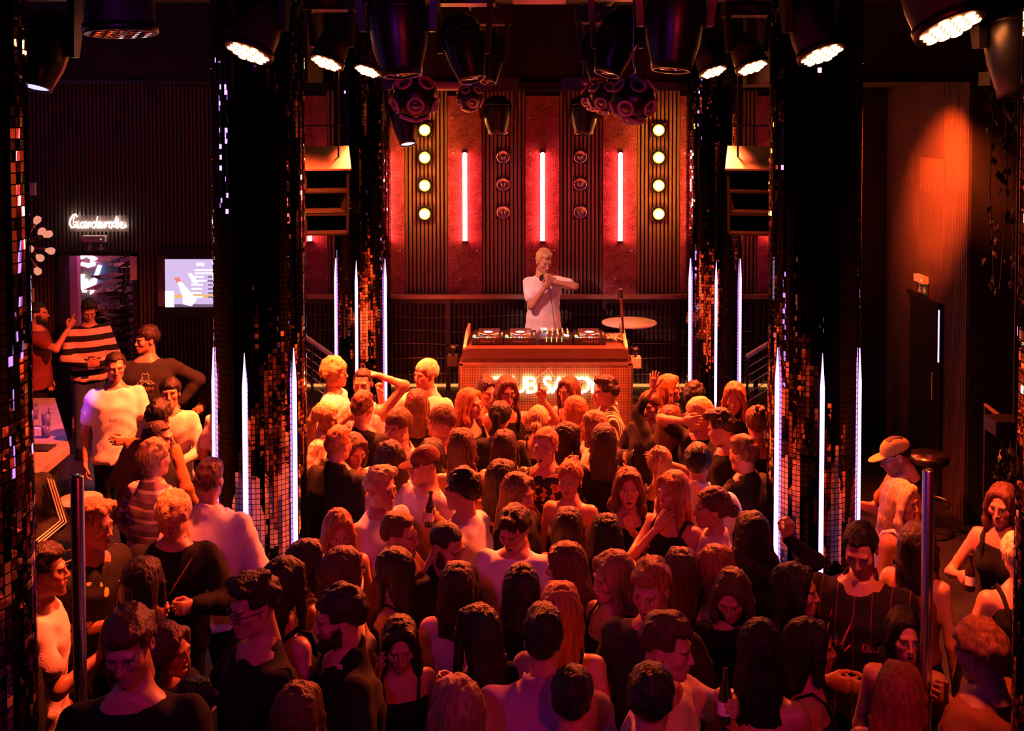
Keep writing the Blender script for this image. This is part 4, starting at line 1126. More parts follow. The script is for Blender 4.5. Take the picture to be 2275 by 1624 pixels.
# ================================================================ mirror-tile pillars
def strip_mesh(L):
    g = Geo(); w = .013; d = .014
    V = [(-w, 0, 0.12), (w, 0, 0.12), (w, -d, 0.12), (-w, -d, 0.12), (-w, 0, L - .22), (w, 0, L - .22), (w, -d, L - .22), (-w, -d, L - .22), (0, 0, L), (0, -d * .4, L), (0, 0, 0), (0, -d * .4, 0)]
    g.add(V, [(3, 2, 6, 7), (0, 3, 7, 4), (2, 1, 5, 6), (7, 6, 9), (4, 7, 9, 8), (6, 5, 8, 9), (2, 3, 11), (3, 0, 10, 11), (1, 2, 11, 10)])
    return g.mesh('led_strip')
SZ0, SZ1 = .84, 2.42
STRIP = strip_mesh(SZ1 - SZ0)
def pillar(X, Y, label, singles, dense=True, seed=0, strips=(-62, -4, 58)):
    rr = np.random.RandomState(seed); R_ = .288
    e = empty('mirror_pillar', (X, Y, 0)); tag(e, label, 'pillar', 'mirror-tiled pillars')
    Geo().lathe([(R_, 0), (R_, 5.2)], 72).build('core', 'pillar_core', e)
    nth, tz = 68, .034
    wt = 2 * math.pi * (R_ + .006) / nth
    view = math.atan2(-Y, -X)             # direction to the gallery
    led = [math.radians(-90 + a) for a in strips]
    cand = []; V = []; Q = []; coljit = rr.normal(0, .022, nth); rowjit = rr.normal(0, .012, nth)
    for j in range(int(5.0 / tz)):
        zc = .06 + tz * (j + .5)
        for i in range(nth):
            a = 2 * math.pi * i / nth
            df = abs((a - view + math.pi) % (2 * math.pi) - math.pi)
            if any(abs((a - l + math.pi) % (2 * math.pi) - math.pi) < .055 for l in led) and zc < SZ1 + .1: continue
            if df > 2.0: continue
            ta, tb = coljit[i] + rr.normal(0, .006), rr.normal(0, .009) + rowjit[i]
            cand.append((df + .25 * abs(zc - 2.9), a, zc, ta, tb))
    cand.sort()
    def tile(a, zc, ta, tb):
        n = Vector((math.cos(a + ta), math.sin(a + ta), tb)).normalized(); t = Vector((-n.y, n.x, 0)).normalized(); u = n.cross(t)
        c = Vector((math.cos(a) * (R_ + .006), math.sin(a) * (R_ + .006), zc))
        return c, n, t, u
    for q, (_, a, zc, ta, tb) in enumerate(cand):
        c, n, t, u = tile(a, zc, ta, tb); w, h = wt * .44, tz * .44
        if q < singles:
            if 'tile' not in SLATS:
                gg = Geo(); gg.add([(-1, -1, 0), (1, -1, 0), (1, 1, 0), (-1, 1, 0), (-1, -1, -1), (1, -1, -1), (1, 1, -1), (-1, 1, -1)], [(0, 1, 2, 3), (0, 4, 5, 1), (1, 5, 6, 2), (2, 6, 7, 3), (3, 7, 4, 0)]); SLATS['tile'] = gg.mesh('mirror_tile')
            o = link('mirror_tile', SLATS['tile'], 'mirror', e)
            M = Matrix(((t.x * w, u.x * h, n.x * .003, c.x), (t.y * w, u.y * h, n.y * .003, c.y), (t.z * w, u.z * h, n.z * .003, c.z), (0, 0, 0, 1))); o.matrix_local = M
        else:
            b = len(V)
            fr = [c - t * w - u * h, c + t * w - u * h, c + t * w + u * h, c - t * w + u * h]; V += [tuple(p_) for p_ in fr]
            Q.append((b, b + 1, b + 2, b + 3))
            if dense:
                V += [tuple(p_ - n * .003) for p_ in fr]
                Q += [(b, b + 4, b + 5, b + 1), (b + 1, b + 5, b + 6, b + 2), (b + 2, b + 6, b + 7, b + 3), (b + 3, b + 7, b + 4, b)]
    me = new_mesh('mirror_mosaic', V, Q, False); o = link('mirror_mosaic', me, 'mirror', e); o['kind'] = 'stuff'
    for l in led:
        o = link('led_strip', STRIP, 'led_violet', e, (math.cos(l) * (R_ + .010), math.sin(l) * (R_ + .010), SZ0), (0, 0, l + math.pi / 2))
    return e
pillar(-PX, 6.75, 'front left mirror-tiled pillar with violet light strips, beside the menu screen', 300, False, 1)
pillar(PX - .03, 6.75, 'front right mirror-tiled pillar with violet light strips, left of the exit wall', 300, False, 2)
pillar(-PX - .04, 10.95, 'rear left mirror-tiled pillar standing on the stage edge', 0, False, 3)
pillar(PX + .02, 10.95, 'rear right mirror-tiled pillar standing on the stage edge', 0, False, 4)
pillar(-PX - .036, 3.12, 'nearest mirror-tiled pillar cut by the left edge of the photo', 300, False, 5, (-75, -17, 42))
pillar(PX, 3.24, 'nearest mirror-tiled pillar, only a sliver at the right edge', 300, False, 6, (-42, 17, 75))
# ================================================================ rig
def frame_from(aim):
    z = -Vector(aim).normalized(); x = Vector((0, 1, 0)).cross(z)
    if x.length < .1: x = Vector((1, 0, 0))
    x.normalize(); y = z.cross(x)
    return Matrix((x, y, z)).transposed()
for X in (-1.78, -.62, .62, 1.78):
    nm = {-1.78: 'left outer', -.62: 'left inner', .62: 'right inner', 1.78: 'right outer'}[X]
    t = empty('lighting_bar', (X, 7.4, 4.90)); tag(t, 'black ceiling lighting bar running towards the stage, ' + nm, 'lighting bar')
    Geo().tube([(0, -6.5, 0), (0, 4.6, 0)], .025, 10).build('pipe', 'black_metal', t)
    for y in (-6, -3, 0, 3): Geo().tube([(0, y, 0), (0, y, .30)], .012, 6).build('hanger', 'black_metal', t)
for k_, Y in enumerate((5.0, 7.7, 9.5)):
    t = empty('ceiling_beam', (0, Y, 5.0)); tag(t, ['front', 'middle', 'rear'][k_] + ' dark ceiling beam crossing above the dance floor', 'beam'); t['kind'] = 'structure'
    Geo().box((0, 0, .08), (9.4, .22, .24)).build('beam', 'ceiling', t)
dk = empty('air_duct', (0, 7.3, 4.86)); tag(dk, 'flat brown ceiling air duct above the middle of the dance floor', 'duct')
Geo().box((0, 0, 0), (.42, 2.2, .10)).build('duct_body', 'steel_panel', dk)
for y in (-.9, 0, .9): Geo().tube([(-.15, y, .05), (-.15, y, .34)], .01, 6).build('hanger', 'black_metal', dk); Geo().tube([(.15, y, .05), (.15, y, .34)], .01, 6).build('hanger', 'black_metal', dk)

HEX = Geo().lathe([(.0, -.004), (.024, -.001), (.027, .006)], 6, smooth=False).mesh('lens_cell')
def wash(c, aim, lit, label, watts=WASH_W, color=WASH, size=125, reach=None, lens='wash_lens'):
    """moving wash light; c = centre of the front face"""
    e = empty('wash_light', c); tag(e, label, 'stage light', 'moving wash lights under the ceiling')
    M = frame_from(aim)                 # local -z shines
    R_ = .140
    Geo().lathe([(R_ * .93, .004), (R_, .0), (R_ * 1.02, .03), (R_ * .97, .06), (R_ * .97, .13), (R_ * .90, .20), (R_ * .62, .27), (R_ * .55, .30), (0, .30)], 36, M).build('head', 'lamp_body', e)
    Geo().lathe([(R_ * 1.0, -.004), (R_ * 1.05, .0), (R_ * 1.05, .035), (R_ * 1.0, .035)], 36, M).build('rim', 'black_metal', e)
    Geo().lathe([(0, .0), (R_ * .94, .0)], 36, M).build('front_plate', 'black_plastic', e)
    cells = [(0, 0)] + [(.052 * math.cos(math.pi / 3 * i), .052 * math.sin(math.pi / 3 * i)) for i in range(6)] + [((.104 if i % 2 == 0 else .0905) * math.cos(math.pi / 6 * i), (.104 if i % 2 == 0 else .0905) * math.sin(math.pi / 6 * i)) for i in range(12)]
    for x, y in cells:
        o = link('lens_cell', HEX, lens if lit else 'lens_glass', e); o.matrix_local = M.to_4x4() @ Matrix.Translation((x, y, -.006)) @ Matrix.Rotation(math.pi / 6, 4, 'Z')
    up = Vector((0, 0, 1)); ctr = M @ Vector((0, 0, .15)); sd = Vector((1, 0, 0)) if abs((M @ Vector((1, 0, 0))).x) > .5 else M @ Vector((1, 0, 0))
    sd = (M @ Vector((1, 0, 0))); sd.z = 0; sd.normalize()
    for s_ in (-1, 1):
        a = ctr + sd * (R_ * 1.10) * s_; top = ctr + sd * (R_ * 1.22) * s_ + up * .30
        g = Geo(); d = top - a; fw = up.cross(sd)
        pr = [a - fw * .05 - sd * .018, a + fw * .05 - sd * .018, a + fw * .05 + sd * .018, a - fw * .05 + sd * .018]; pt = [top - fw * .10 - sd * .02, top + fw * .10 - sd * .02, top + fw * .10 + sd * .02, top - fw * .10 + sd * .02]
        g.add(pr + pt, [(3, 2, 1, 0), (4, 5, 6, 7), (0, 1, 5, 4), (1, 2, 6, 5), (2, 3, 7, 6), (3, 0, 4, 7)]); g.build('yoke_arm', 'black_plastic', e)
    base = ctr + up * .36; Rb = Matrix((sd, up.cross(sd), up)).transposed()
    Geo().box(base, (.40, .26, .12), Rb).build('base', 'black_plastic', e)
    Geo().box(base + Rb @ Vector((0, -.132, 0)), (.12, .008, .05), Rb).build('display', 'lens_glass', e)
    hz = 5.2 - c[2]
    Geo().tube([base + up * .05, Vector((base.x, base.y, max(hz, base.z + .10)))], .02, 8).build('clamp', 'grey_metal', e)
    if lit: spot('wash_beam', e, tuple(Vector(aim).normalized() * .03), reach or aim, color, watts, size, .75, .08)
    return e
LN = [('front left wash light, orange, hanging over the front left pillar', 552, 118, 6.10, -1), ('second orange wash light on the left row', 725, 140, 8.55, -1), ('rearmost orange wash light on the left row', 816, 158, 10.35, -1), ('rearmost orange wash light on the right row', 1585, 160, 10.35, 1), ('orange wash light partly behind the front right pillar', 1672, 150, 8.75, 1), ('orange wash light in front of the right pillar top', 1826, 122, 6.08, 1), ('largest and nearest orange wash light, at upper right', 2111, 62, 4.17, 1)]
REACH = {l[0]: r for l, r in zip(LN, [((-.62, -.20, -1), 1.0, 62), ((-.38, .05, -1), 2.0, 108), ((.70, -.75, -1), 2.3, 84), ((-.70, -.75, -1), 2.3, 84), ((-.20, -.10, -1), 1.4, 104), ((.62, -.20, -1), .9, 62), ((.3, .3, -1), .15, 60)])}
for lab, px, py, Y, s_ in LN:
    q = at(px, py, Y)
    wash(q, (s_ * .27, -.36, -.89), True, lab, reach=REACH[lab][0], watts=WASH_W * REACH[lab][1], size=REACH[lab][2])
wash(at(268, 74, 4.25), (.05, -.05, -1), False, 'dark unlit wash light at upper left')

def moving_head(c, aim, label, L=.34, r=.10, lens=None, watts=0, color=None, size=30, top=5.2, edge='black_plastic', reach=None):
    """profile moving head; c = pivot of the head"""
    e = empty('moving_head_light', c); tag(e, label, 'stage light', 'moving head lights under the ceiling')
    M = frame_from(aim)
    Geo().lathe([(.0, .45 * L), (r * .62, .44 * L), (r * 1.02, .28 * L), (r * 1.08, .0), (r * .96, -.30 * L), (r * .74, -.52 * L), (r * .70, -.60 * L), (r * .60, -.60 * L), (r * .58, -.57 * L)], 20, M).build('head', edge, e)
    Geo().lathe([(r * .60, -.57 * L), (r * .35, -.59 * L), (0, -.60 * L)], 20, M).build('lens', lens or 'lens_glass', e)
    for j in range(3): Geo().lathe([(r * (1.09 - .03 * j), (.20 - .1 * j) * L), (r * (1.12 - .03 * j), (.18 - .1 * j) * L), (r * (1.08 - .03 * j), (.16 - .1 * j) * L)], 20, M).build('cooling_fin', 'black_metal', e)
    sd = M @ Vector((1, 0, 0)); sd.z = 0; sd.normalize(); up = Vector((0, 0, 1)); fw = up.cross(sd)
    for s_ in (-1, 1):
        a = sd * (r * 1.22) * s_; t = sd * (r * 1.40) * s_ + up * .26
        pr = [a - fw * .035 - up * .07 - sd * .016, a + fw * .035 - up * .07 - sd * .016, a + fw * .035 - up * .07 + sd * .016, a - fw * .035 - up * .07 + sd * .016]; pt = [t - fw * .08 - sd * .02, t + fw * .08 - sd * .02, t + fw * .08 + sd * .02, t - fw * .08 + sd * .02]
        Geo().add(pr + pt, [(3, 2, 1, 0), (4, 5, 6, 7), (0, 1, 5, 4), (1, 2, 6, 5), (2, 3, 7, 6), (3, 0, 4, 7)]).build('yoke_arm', 'black_plastic', e)
    Rb = Matrix((sd, fw, up)).transposed(); b = up * .32
    Geo().box(b, (r * 3.3, .24, .13), Rb).build('base', 'black_plastic', e)
    Geo().box(b - fw * .121 * (1 if fw.y > 0 else -1), (.09, .006, .045), Rb).build('display', 'lens_glass', e)
    Geo().tube([b + up * .06, Vector((b.x, b.y, max(top - c[2], b.z + .1)))], .018, 8).build('clamp', 'grey_metal', e)
    if watts: spot('beam', e, tuple(Vector(aim).normalized() * (.62 * L)), reach or aim, color, watts, size, .5, .05)
    return e
moving_head(at(884, 40, 5.3), (.08, -.1, -1), 'large black moving head light at the top, above the left lens ball', .50, .145)
moving_head(at(1500, 28, 5.3), (-.08, -.1, -1), 'large black moving head light at the top, right of the right lens ball', .50, .145)
moving_head(at(1030, 96, 7.0), (.25, -.25, -1), 'black moving head with lit display above the left small lens ball', .44, .13)
moving_head(at(1372, 84, 7.0), (-.3, -.2, -1), 'black moving head hanging above the right lens balls', .44, .13)
moving_head(at(1092, 122, 8.9), (-.1, -.3, -1), 'slim black moving head left of the centre aisle of the rig', .42, .10)
moving_head(at(1322, 118, 8.9), (.1, -.3, -1), 'slim black moving head right of the centre aisle of the rig', .42, .10)
moving_head(at(1105, 250, 11.4), (.02, -.15, -1), 'gold-edged moving head in front of the left inner slat bay', .40, .145, edge='brass' if False else 'black_plastic')
moving_head(at(1297, 250, 11.4), (-.02, -.15, -1), 'gold-edged moving head in front of the right inner slat bay', .40, .145)
moving_head(at(898, 262, 9.3), (.18, -.30, -1), 'moving head with a lavender-lit lens below the left lens ball', .42, .11, 'lens_lavender', 520, (1.0, .36, .32), 32, reach=tuple(Vector((0, 11.2, 2.0)) - at(898, 262, 9.3)))
moving_head(at(102, 100, 5.7), (-.12, -.30, -1), 'moving head with a blue-lit lens in the upper left corner', .42, .125, 'lens_blue', 1800, (.42, .07, 1.0), 10, reach=tuple(Vector((-5.15, 11.2, 0)) - at(102, 110, 5.7)))
moving_head(at(2262, 70, 4.3), (.0, -.1, -1), 'dark moving head cut by the upper right corner', .46, .13)
# rig behind the gallery edge: magenta front light for the faces
for X, lab, cl_, w_ in ((-1.1, 'left violet front wash above the gallery', (.62, .03, 1.0), 75), (1.1, 'right red front wash above the gallery', (1.0, .018, .05), 230)):
    wash(Vector((X, .55, 4.45)), (.0, .62, -.78), True, lab, w_, cl_, 100, reach=(0, .85, -.5), lens='lens_magenta')

# lens balls
def lens_ball(c, r, label, seed=0):
    e = empty('lens_ball', c); tag(e, label, 'light effect', 'hanging lens balls')
    Geo().lathe([(r * math.sin(math.pi * i / 16), -r * math.cos(math.pi * i / 16)) for i in range(17)], 28).build('shell', 'black_plastic', e)
    dirs = []
    for ring, (el, n, o) in enumerate(((38, 5, .35), (-22, 5, .98), (-70, 2, .2))):
        for i in range(n): a = 2 * math.pi * i / n + o + seed; dirs.append((math.cos(math.radians(el)) * math.cos(a), math.cos(math.radians(el)) * math.sin(a), math.sin(math.radians(el))))
    for d in dirs:
        d = Vector(d); M = frame_from(d).to_4x4(); M.translation = d * r
        o = Geo().lathe([(r * .36, .03 * r), (r * .40, -.06 * r), (r * .34, -.10 * r), (r * .27, -.05 * r), (r * .27, .03 * r)], 22).build('lens_ring', 'pink_ring', e); o.matrix_local = M
        o = Geo().lathe([(r * .27, .0), (r * .19, -.07 * r), (0, -.11 * r)], 18).build('lens', 'lens_glass', e); o.matrix_local = M
    Geo().tube([(0, 0, r), (.006, 0, r + .05), (-.006, 0, r + .10), (0, 0, 5.2 - c[2])], .007, 6).build('chain', 'chrome', e)
    Geo().box((0, 0, r + .01), (.05, .05, .03)).build('hook_plate', 'chrome', e)
lens_ball(at(922, 216, 6.9), .147, 'large black lens ball hanging left of the stage', 0.1)
lens_ball(at(1408, 222, 6.9), .147, 'large black lens ball hanging right of the stage', .75)
lens_ball(at(1043, 218, 10.9), .133, 'small black lens ball in front of the left carpet panel', .3)
lens_ball(at(1344, 216, 9.0), .137, 'middle of the three overlapping lens balls at right', .9)
lens_ball(at(1320, 216, 10.9), .133, 'smallest and rearmost of the three lens balls at right', .4)
q = at(1000, 190, 11.3); t = empty('haze_tube', q); tag(t, 'short pink horizontal tube behind the left lens ball', 'tube')
Geo().tube([(-.22, 0, 0), (.24, 0, 0)], .055, 14).build('tube_body', 'plaster_pink', t)
for x in (-.18, .2): Geo().tube([(x, 0, .05), (x, 0, 5.2 - q.z)], .008, 6).build('hanger', 'black_metal', t)

# ---- hung loudspeakers
def speaker(X, Y, Z, rz, label, mirror=1):
    e = empty('loudspeaker', (X, Y, Z), rz); tag(e, label, 'loudspeaker', 'hung loudspeakers')
    T = Matrix.Rotation(math.radians(20), 3, 'X')
    w, d, h = .78, .52, .66
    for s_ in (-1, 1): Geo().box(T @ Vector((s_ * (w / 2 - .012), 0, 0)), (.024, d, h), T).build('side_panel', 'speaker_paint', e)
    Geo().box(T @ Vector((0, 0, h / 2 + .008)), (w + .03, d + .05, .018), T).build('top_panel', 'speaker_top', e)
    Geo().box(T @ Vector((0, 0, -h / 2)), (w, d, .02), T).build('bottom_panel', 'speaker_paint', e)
    Geo().box(T @ Vector((0, d / 2, 0)), (w, .02, h), T).build('back_panel', 'speaker_paint', e)
    for zz in (.10, -.13): Geo().box(T @ Vector((0, -.02, zz)), (w - .05, d - .05, .018), T).build('divider', 'speaker_paint', e)
    Geo().box(T @ Vector((.0, -.10, .215)), (.016, d * .55, .21), T).build('horn_fin', 'speaker_paint', e)
    Geo().box(T @ Vector((.0, -.10, -.235)), (.016, d * .55, .19), T).build('horn_fin', 'speaker_paint', e)
    g = Geo(); a = [T @ Vector(v) for v in ((-.36, -.25, -.11), (.36, -.25, -.11), (.36, -.25, .085), (-.36, -.25, .085), (-.08, .15, -.04), (.08, .15, -.04), (.08, .15, .03), (-.08, .15, .03))]
    g.add(a, [(0, 1, 5, 4), (1, 2, 6, 5), (2, 3, 7, 6), (3, 0, 4, 7), (4, 5, 6, 7)]); g.build('horn', 'speaker_paint', e)
    for s_ in (-1, 1):
        q0 = T @ Vector((s_ * .3, 0, h / 2)); Geo().tube([q0, (q0.x, q0.y, 5.2 - Z)], .009, 6).build('hanging_wire', 'black_metal', e)
    Geo().box((0, .05, .62), (.70, .03, .02)).build('hanging_bracket', 'black_metal', e)
speaker(-2.20, 9.75, at(730, 425, 9.75).z, .22, 'black horn loudspeaker with orange-lit top hanging at the left of the stage')
speaker(2.18, 9.75, at(1665, 425, 9.75).z, -.22, 'black horn loudspeaker with orange-lit top hanging at the right of the stage')

# ================================================================ booth and decks
BY = 10.22
bx0, bx1 = at(1030, 790, BY).x, at(1394, 790, BY).x; bz = at(1200, 771, BY).z; bc = (bx0 + bx1) / 2; bw = bx1 - bx0
bo = empty('dj_booth', (bc, BY, STAGE)); tag(bo, 'bronze metal DJ booth with a perforated front and lit lettering', 'booth')
hb_ = bz - STAGE
Geo().prism([(-bw / 2 - .055, .0), (bw / 2 + .055, .0), (bw / 2 + .055, hb_ - .17), (bw / 2, hb_ - .115), (-bw / 2, hb_ - .115), (-bw / 2 - .055, hb_ - .17)], -.72, -.0, Matrix.Rotation(math.pi / 2, 4, 'X')).build('cabinet', 'booth_metal', bo)
Geo().box((0, .36, hb_ - .06), (bw + .02, .76, .10)).build('worktop', 'booth_metal', bo)
for s_ in (-1, 1): Geo().prism([(-.02, -.01), (.74, -.01), (.74, .10), (.36, .10), (-.02, .012)], -.014, .014, Matrix.Translation((s_ * (bw / 2 - .01), 0, hb_ - .01)) @ Matrix(((0, 0, 1, 0), (1, 0, 0, 0), (0, 1, 0, 0), (0, 0, 0, 1)))).build('side_rim', 'cream_rail', bo)
def perforated():
    m = mat('perforated', (.52, .30, .17), .4, metal=.55); nt = m.node_tree; bs = nt.nodes['Principled BSDF']
    tc = nt.nodes.new('ShaderNodeTexCoord'); mp = nt.nodes.new('ShaderNodeMapping'); mp.inputs['Rotation'].default_value = (math.pi / 2, 0, 0); nt.links.new(tc.outputs['Object'], mp.inputs[0])
    vo = nt.nodes.new('ShaderNodeTexVoronoi'); vo.inputs['Scale'].default_value = 62; vo.inputs['Randomness'].default_value = 0.0; vo.voronoi_dimensions = '2D'; nt.links.new(mp.outputs[0], vo.inputs['Vector'])
    rp = nt.nodes.new('ShaderNodeValToRGB'); e = rp.color_ramp.elements; e[0].position = .30; e[0].color = (.03, .015, .01, 1); e[1].position = .36; e[1].color = (.56, .33, .19, 1)
    nt.links.new(vo.outputs['Distance'], rp.inputs[0]); nt.links.new(rp.outputs[0], bs.inputs['Base Color'])
perforated()
fz = hb_ - .17
Geo().bbox((-bw / 2 - .01, -.012, .06), (bw / 2 + .01, 0, fz)).build('perforated_front', 'perforated', bo)
for a, b in (((-bw / 2 - .035, .03), (-bw / 2 - .008, fz + .01)), ((bw / 2 + .008, .03), (bw / 2 + .035, fz + .01)), ((-bw / 2 - .035, fz - .01), (bw / 2 + .035, fz + .018)), ((-bw / 2 - .035, .03), (bw / 2 + .035, .06))):
    Geo().bbox((a[0], -.022, a[1]), (b[0], 0, b[1])).build('front_frame', 'steel_panel', bo)
Geo().tube([(-.12, -.014, fz - .16), (-.02, -.016, fz - .08), (.045, -.016, fz - .03), (.06, -.016, fz - .09), (.09, -.016, fz - .13)], .004, 5).build('loose_cable', 'cable_white', bo)
# lit letters
lt = empty('letter_sign', (bc, BY - .03, at(1200, 872, BY - .03).z)); tag(lt, 'warm white lit lettering across the front of the DJ booth', 'sign')
lx = {'C': 1101, 'L': 1124, 'U': 1152, 'B': 1180, 'S': 1216, 'A': 1242, 'V': 1268, 'O': 1292, 'Y': 1316}
for ch, xx in lx.items():
    me = text_mesh(ch, .232, .010); o = link('letter', me, 'letters_warm', lt, (at(xx, 860, BY - .03).x - bc, -.022, .0), (math.pi / 2, 0, 0)); o.scale = (1.0, 1.0, 1.0); me.name = 'letter'
    Geo().tube([(o.location.x, -.012, .08), (o.location.x, .018, .08)], .006, 6).build('standoff', 'black_metal', lt)
# side lamp boxes
for px, py, s_, lab in ((1006, 793, -1, 'small dark spotlight box clamped to the left of the booth'), (1412, 797, 1, 'small pale bracket box on the right of the booth')):
    q = at(px, py, BY + .12); e = empty('bracket_lamp', (q.x, q.y, q.z)); tag(e, lab, 'lamp')
    Geo().box((0, 0, -.03), (.10, .14, .10)).build('box', 'black_metal' if s_ < 0 else 'cream_rail', e)
    Geo().tube([(0, 0, .0), (0, 0, .08), (-s_ * .05, 0, .12)], .012, 6).build('arm', 'black_metal', e); Geo().lathe([(.03, -.04), (.034, .03), (.0, .04)], 14, Matrix.Rotation(1.2, 4, 'X'), (0, -.02, .09)).build('lamp_can', 'black_plastic', e)
    Geo().box((-s_ * .07, .05, -.05), (.10, .03, .03)).build('clamp', 'black_metal', e)
tz = bz
def deck(X, label):
    e = empty('media_player', (X, BY + .33, tz - .008)); tag(e, label, 'media player', 'black media players on the booth')
    Geo().box((0, 0, .035), (.318, .40, .07)).build('body', 'black_plastic', e)
    Geo().box((0, -.2005, .035), (.30, .004, .055)).build('front_plate', 'black_metal', e)
    me = text_mesh('Pioneer DJ', .034, .0008, shear=.2); link('lettering', me, 'steel_panel', e, (0, -.204, .026), (math.pi / 2, 0, 0))
    Geo().lathe([(.112, .070), (.112, .090), (.106, .098), (.064, .098)], 36, None, (0, -.04, 0)).build('jog_wheel', 'chrome', e)
    Geo().lathe([(.098, .0985), (.040, .100), (0, .100)], 36, None, (0, -.04, 0)).build('jog_plate', 'lens_glass', e)
    Geo().lathe([(.046, .1008), (.0, .1018)], 24, None, (0, -.04, 0)).build('jog_display', 'screen_white', e)
    Geo().box((0, .145, .078), (.22, .09, .010), Matrix.Rotation(.15, 3, 'X')).build('display', 'lens_glass', e)
    for j in range(8): Geo().box((-.12 + j * .028, -.185, .0725), (.018, .014, .006)).build('pad', ('indicator_blue', 'indicator_amber', 'label_white', 'screen_red')[j % 4], e)
    for j in range(2): Geo().lathe([(.016, .07), (.015, .078), (0, .078)], 14, None, (-.138, -.09 - j * .055, 0)).build('button', 'indicator_green' if j else 'indicator_amber', e)
    Geo().box((.140, -.03, .074), (.016, .15, .008)).build('tempo_slot', 'steel_panel', e); Geo().box((.140, -.05, .084), (.018, .02, .014)).build('tempo_fader', 'label_white', e)
deck(at(1085, 745, BY + .31).x, 'leftmost black media player with a glowing jog wheel on the booth')
deck(at(1156, 745, BY + .31).x, 'second media player from the left, left of the mixer')
deck(at(1309, 745, BY + .31).x, 'rightmost media player, right of the mixer')
mx = empty('dj_mixer', (at(1233, 745, BY + .33).x, BY + .33, tz - .028)); tag(mx, 'black mixer full of knobs and small lights in the middle of the booth', 'mixer')
Geo().box((0, 0, .04), (.34, .40, .08)).build('body', 'black_plastic', mx)
knob = Geo().lathe([(.009, .10), (.0075, .122), (0, .122)], 10).mesh('knob')
for i in range(6):
    for j in range(4): link('knob', knob, ('steel_panel', 'indicator_amber', 'steel_panel', 'label_white')[(i + j) % 4], mx, (-.13 + i * .052, -.02 + j * .052, 0))
for i in range(4): Geo().box((-.09 + i * .06, -.12, .104), (.006, .09, .006)).build('fader_slot', 'steel_panel', mx); Geo().box((-.09 + i * .06, -.10 - .02 * (i % 2), .112), (.02, .012, .014)).build('fader', 'label_white', mx)
for i in range(4): Geo().box((-.09 + i * .052, -.195, .075), (.008, .012, .05)).build('level_meter', 'indicator_green' if i % 2 else 'indicator_amber', mx)
Geo().box((-.115, .16, .108), (.06, .045, .016)).build('display', 'indicator_blue', mx); Geo().box((.115, -.16, .108), (.05, .03, .016)).build('lit_button', 'screen_white', mx)
# microphone on its stand
b0 = at(1386, 768, BY + .30); b1 = at(1378, 640, BY + .30); mc = empty('microphone', (b0.x, b0.y, tz - .01)); tag(mc, 'dark microphone on a thin upright stand at the right of the booth', 'microphone')
d = b1 - b0; d.y = 0; z0 = Vector((0, 0, 0)); top = Vector((d.x, 0, b1.z - tz))
Geo().lathe([(.055, 0), (.055, .012), (.012, .02), (0, .02)], 20).build('foot', 'black_metal', mc)
Geo().tube([z0, top * .48], .011, 8).build('stem', 'black_metal', mc); Geo().tube([top * .46, top * .80], .015, 10).build('handle', 'booth_metal', mc)
Geo().tube([top * .80, top * .83], .020, 12).build('collar', 'brass', mc); Geo().tube([top * .83, top * .97, top], .026, 14).build('foam_head', 'black_plastic', mc)
wc = empty('cable_tangle', (at(1362, 765, BY + .3).x, BY + .32, tz - .008)); tag(wc, 'tangle of pale cables at the right end of the booth', 'cable')
r_ = np.random.RandomState(4)
for i in range(6):
    pts = [(r_.uniform(-.10, .12), r_.uniform(-.12, .16), .012 + r_.uniform(0, .05)) for _ in range(5)]
    Geo().tube([Vector(pts[int(k)]).lerp(Vector(pts[min(int(k) + 1, 4)]), k - int(k)) for k in np.linspace(0, 4, 14)], .006, 5).build('cable', 'cable_white', wc)

# ================================================================ bar side (left) and furniture
A, B_, C_ = at_z(122, 884, 1.1), at_z(155, 993, 1.1), at_z(86, 1050, 1.1)
br = empty('bar_counter', (B_.x, B_.y, 0)); tag(br, 'dark grey bar counter with an angled corner at the left', 'bar counter')
poly = [(A.x - B_.x, A.y - B_.y), (0, 0), (C_.x - B_.x, C_.y - B_.y), (-2.6, C_.y - B_.y - .25), (-2.6, A.y - B_.y)]
poly = poly[::-1]
Geo().prism(poly, 1.04, 1.10).build('counter_top', 'counter', br)
ins = [(x * .93 - .10, y * .93 + (.03 if y < 0 else -.02)) for x, y in poly]
Geo().prism(ins, 0, 1.04).build('counter_base', 'black_metal', br)
q = at_z(92, 996, 1.105); t = Geo().box((q.x - .12, q.y, 1.109), (.42, .16, .014)).build('bar_mat', 'black_plastic'); tag(t, 'black bar mat lying on the counter corner', 'mat')
def tumbler(p, h, r, m, label, name='drinking_glass', cat='glass'):
    e = empty(name, tuple(p)); tag(e, label, cat)
    Geo().lathe([(0, 0), (r * .85, 0), (r, h), (r * .93, h), (r * .78, .012), (0, .010)], 16).build('glass_body', 'glass', e)
    Geo().lathe([(0, .012), (r * .76, .012), (r * .86, h * .6), (0, h * .6)], 16).build('drink', m, e)
    Geo().tube([(0, 0, .02), (r * .7, 0, h * 1.4)], .003, 5).build('straw', 'black_plastic', e)
tumbler(at_z(103, 950, 1.10), .13, .040, 'booth_metal', 'short glass standing on the bar counter near its edge')
tumbler(at_z(102, 972, 1.10), .10, .038, 'glass', 'empty tumbler in front of the short glass on the bar counter')
tumbler(at_z(74, 930, 1.10), .12, .045, 'black_plastic', 'dark glass on the bar counter beside the mirror pillar')
tag(Geo().box(tuple(at_z(84, 951, 1.104)), (.07, .04, .012)).build('coaster', 'tabletop_pale'), 'small pale coaster lying on the bar counter', 'coaster')
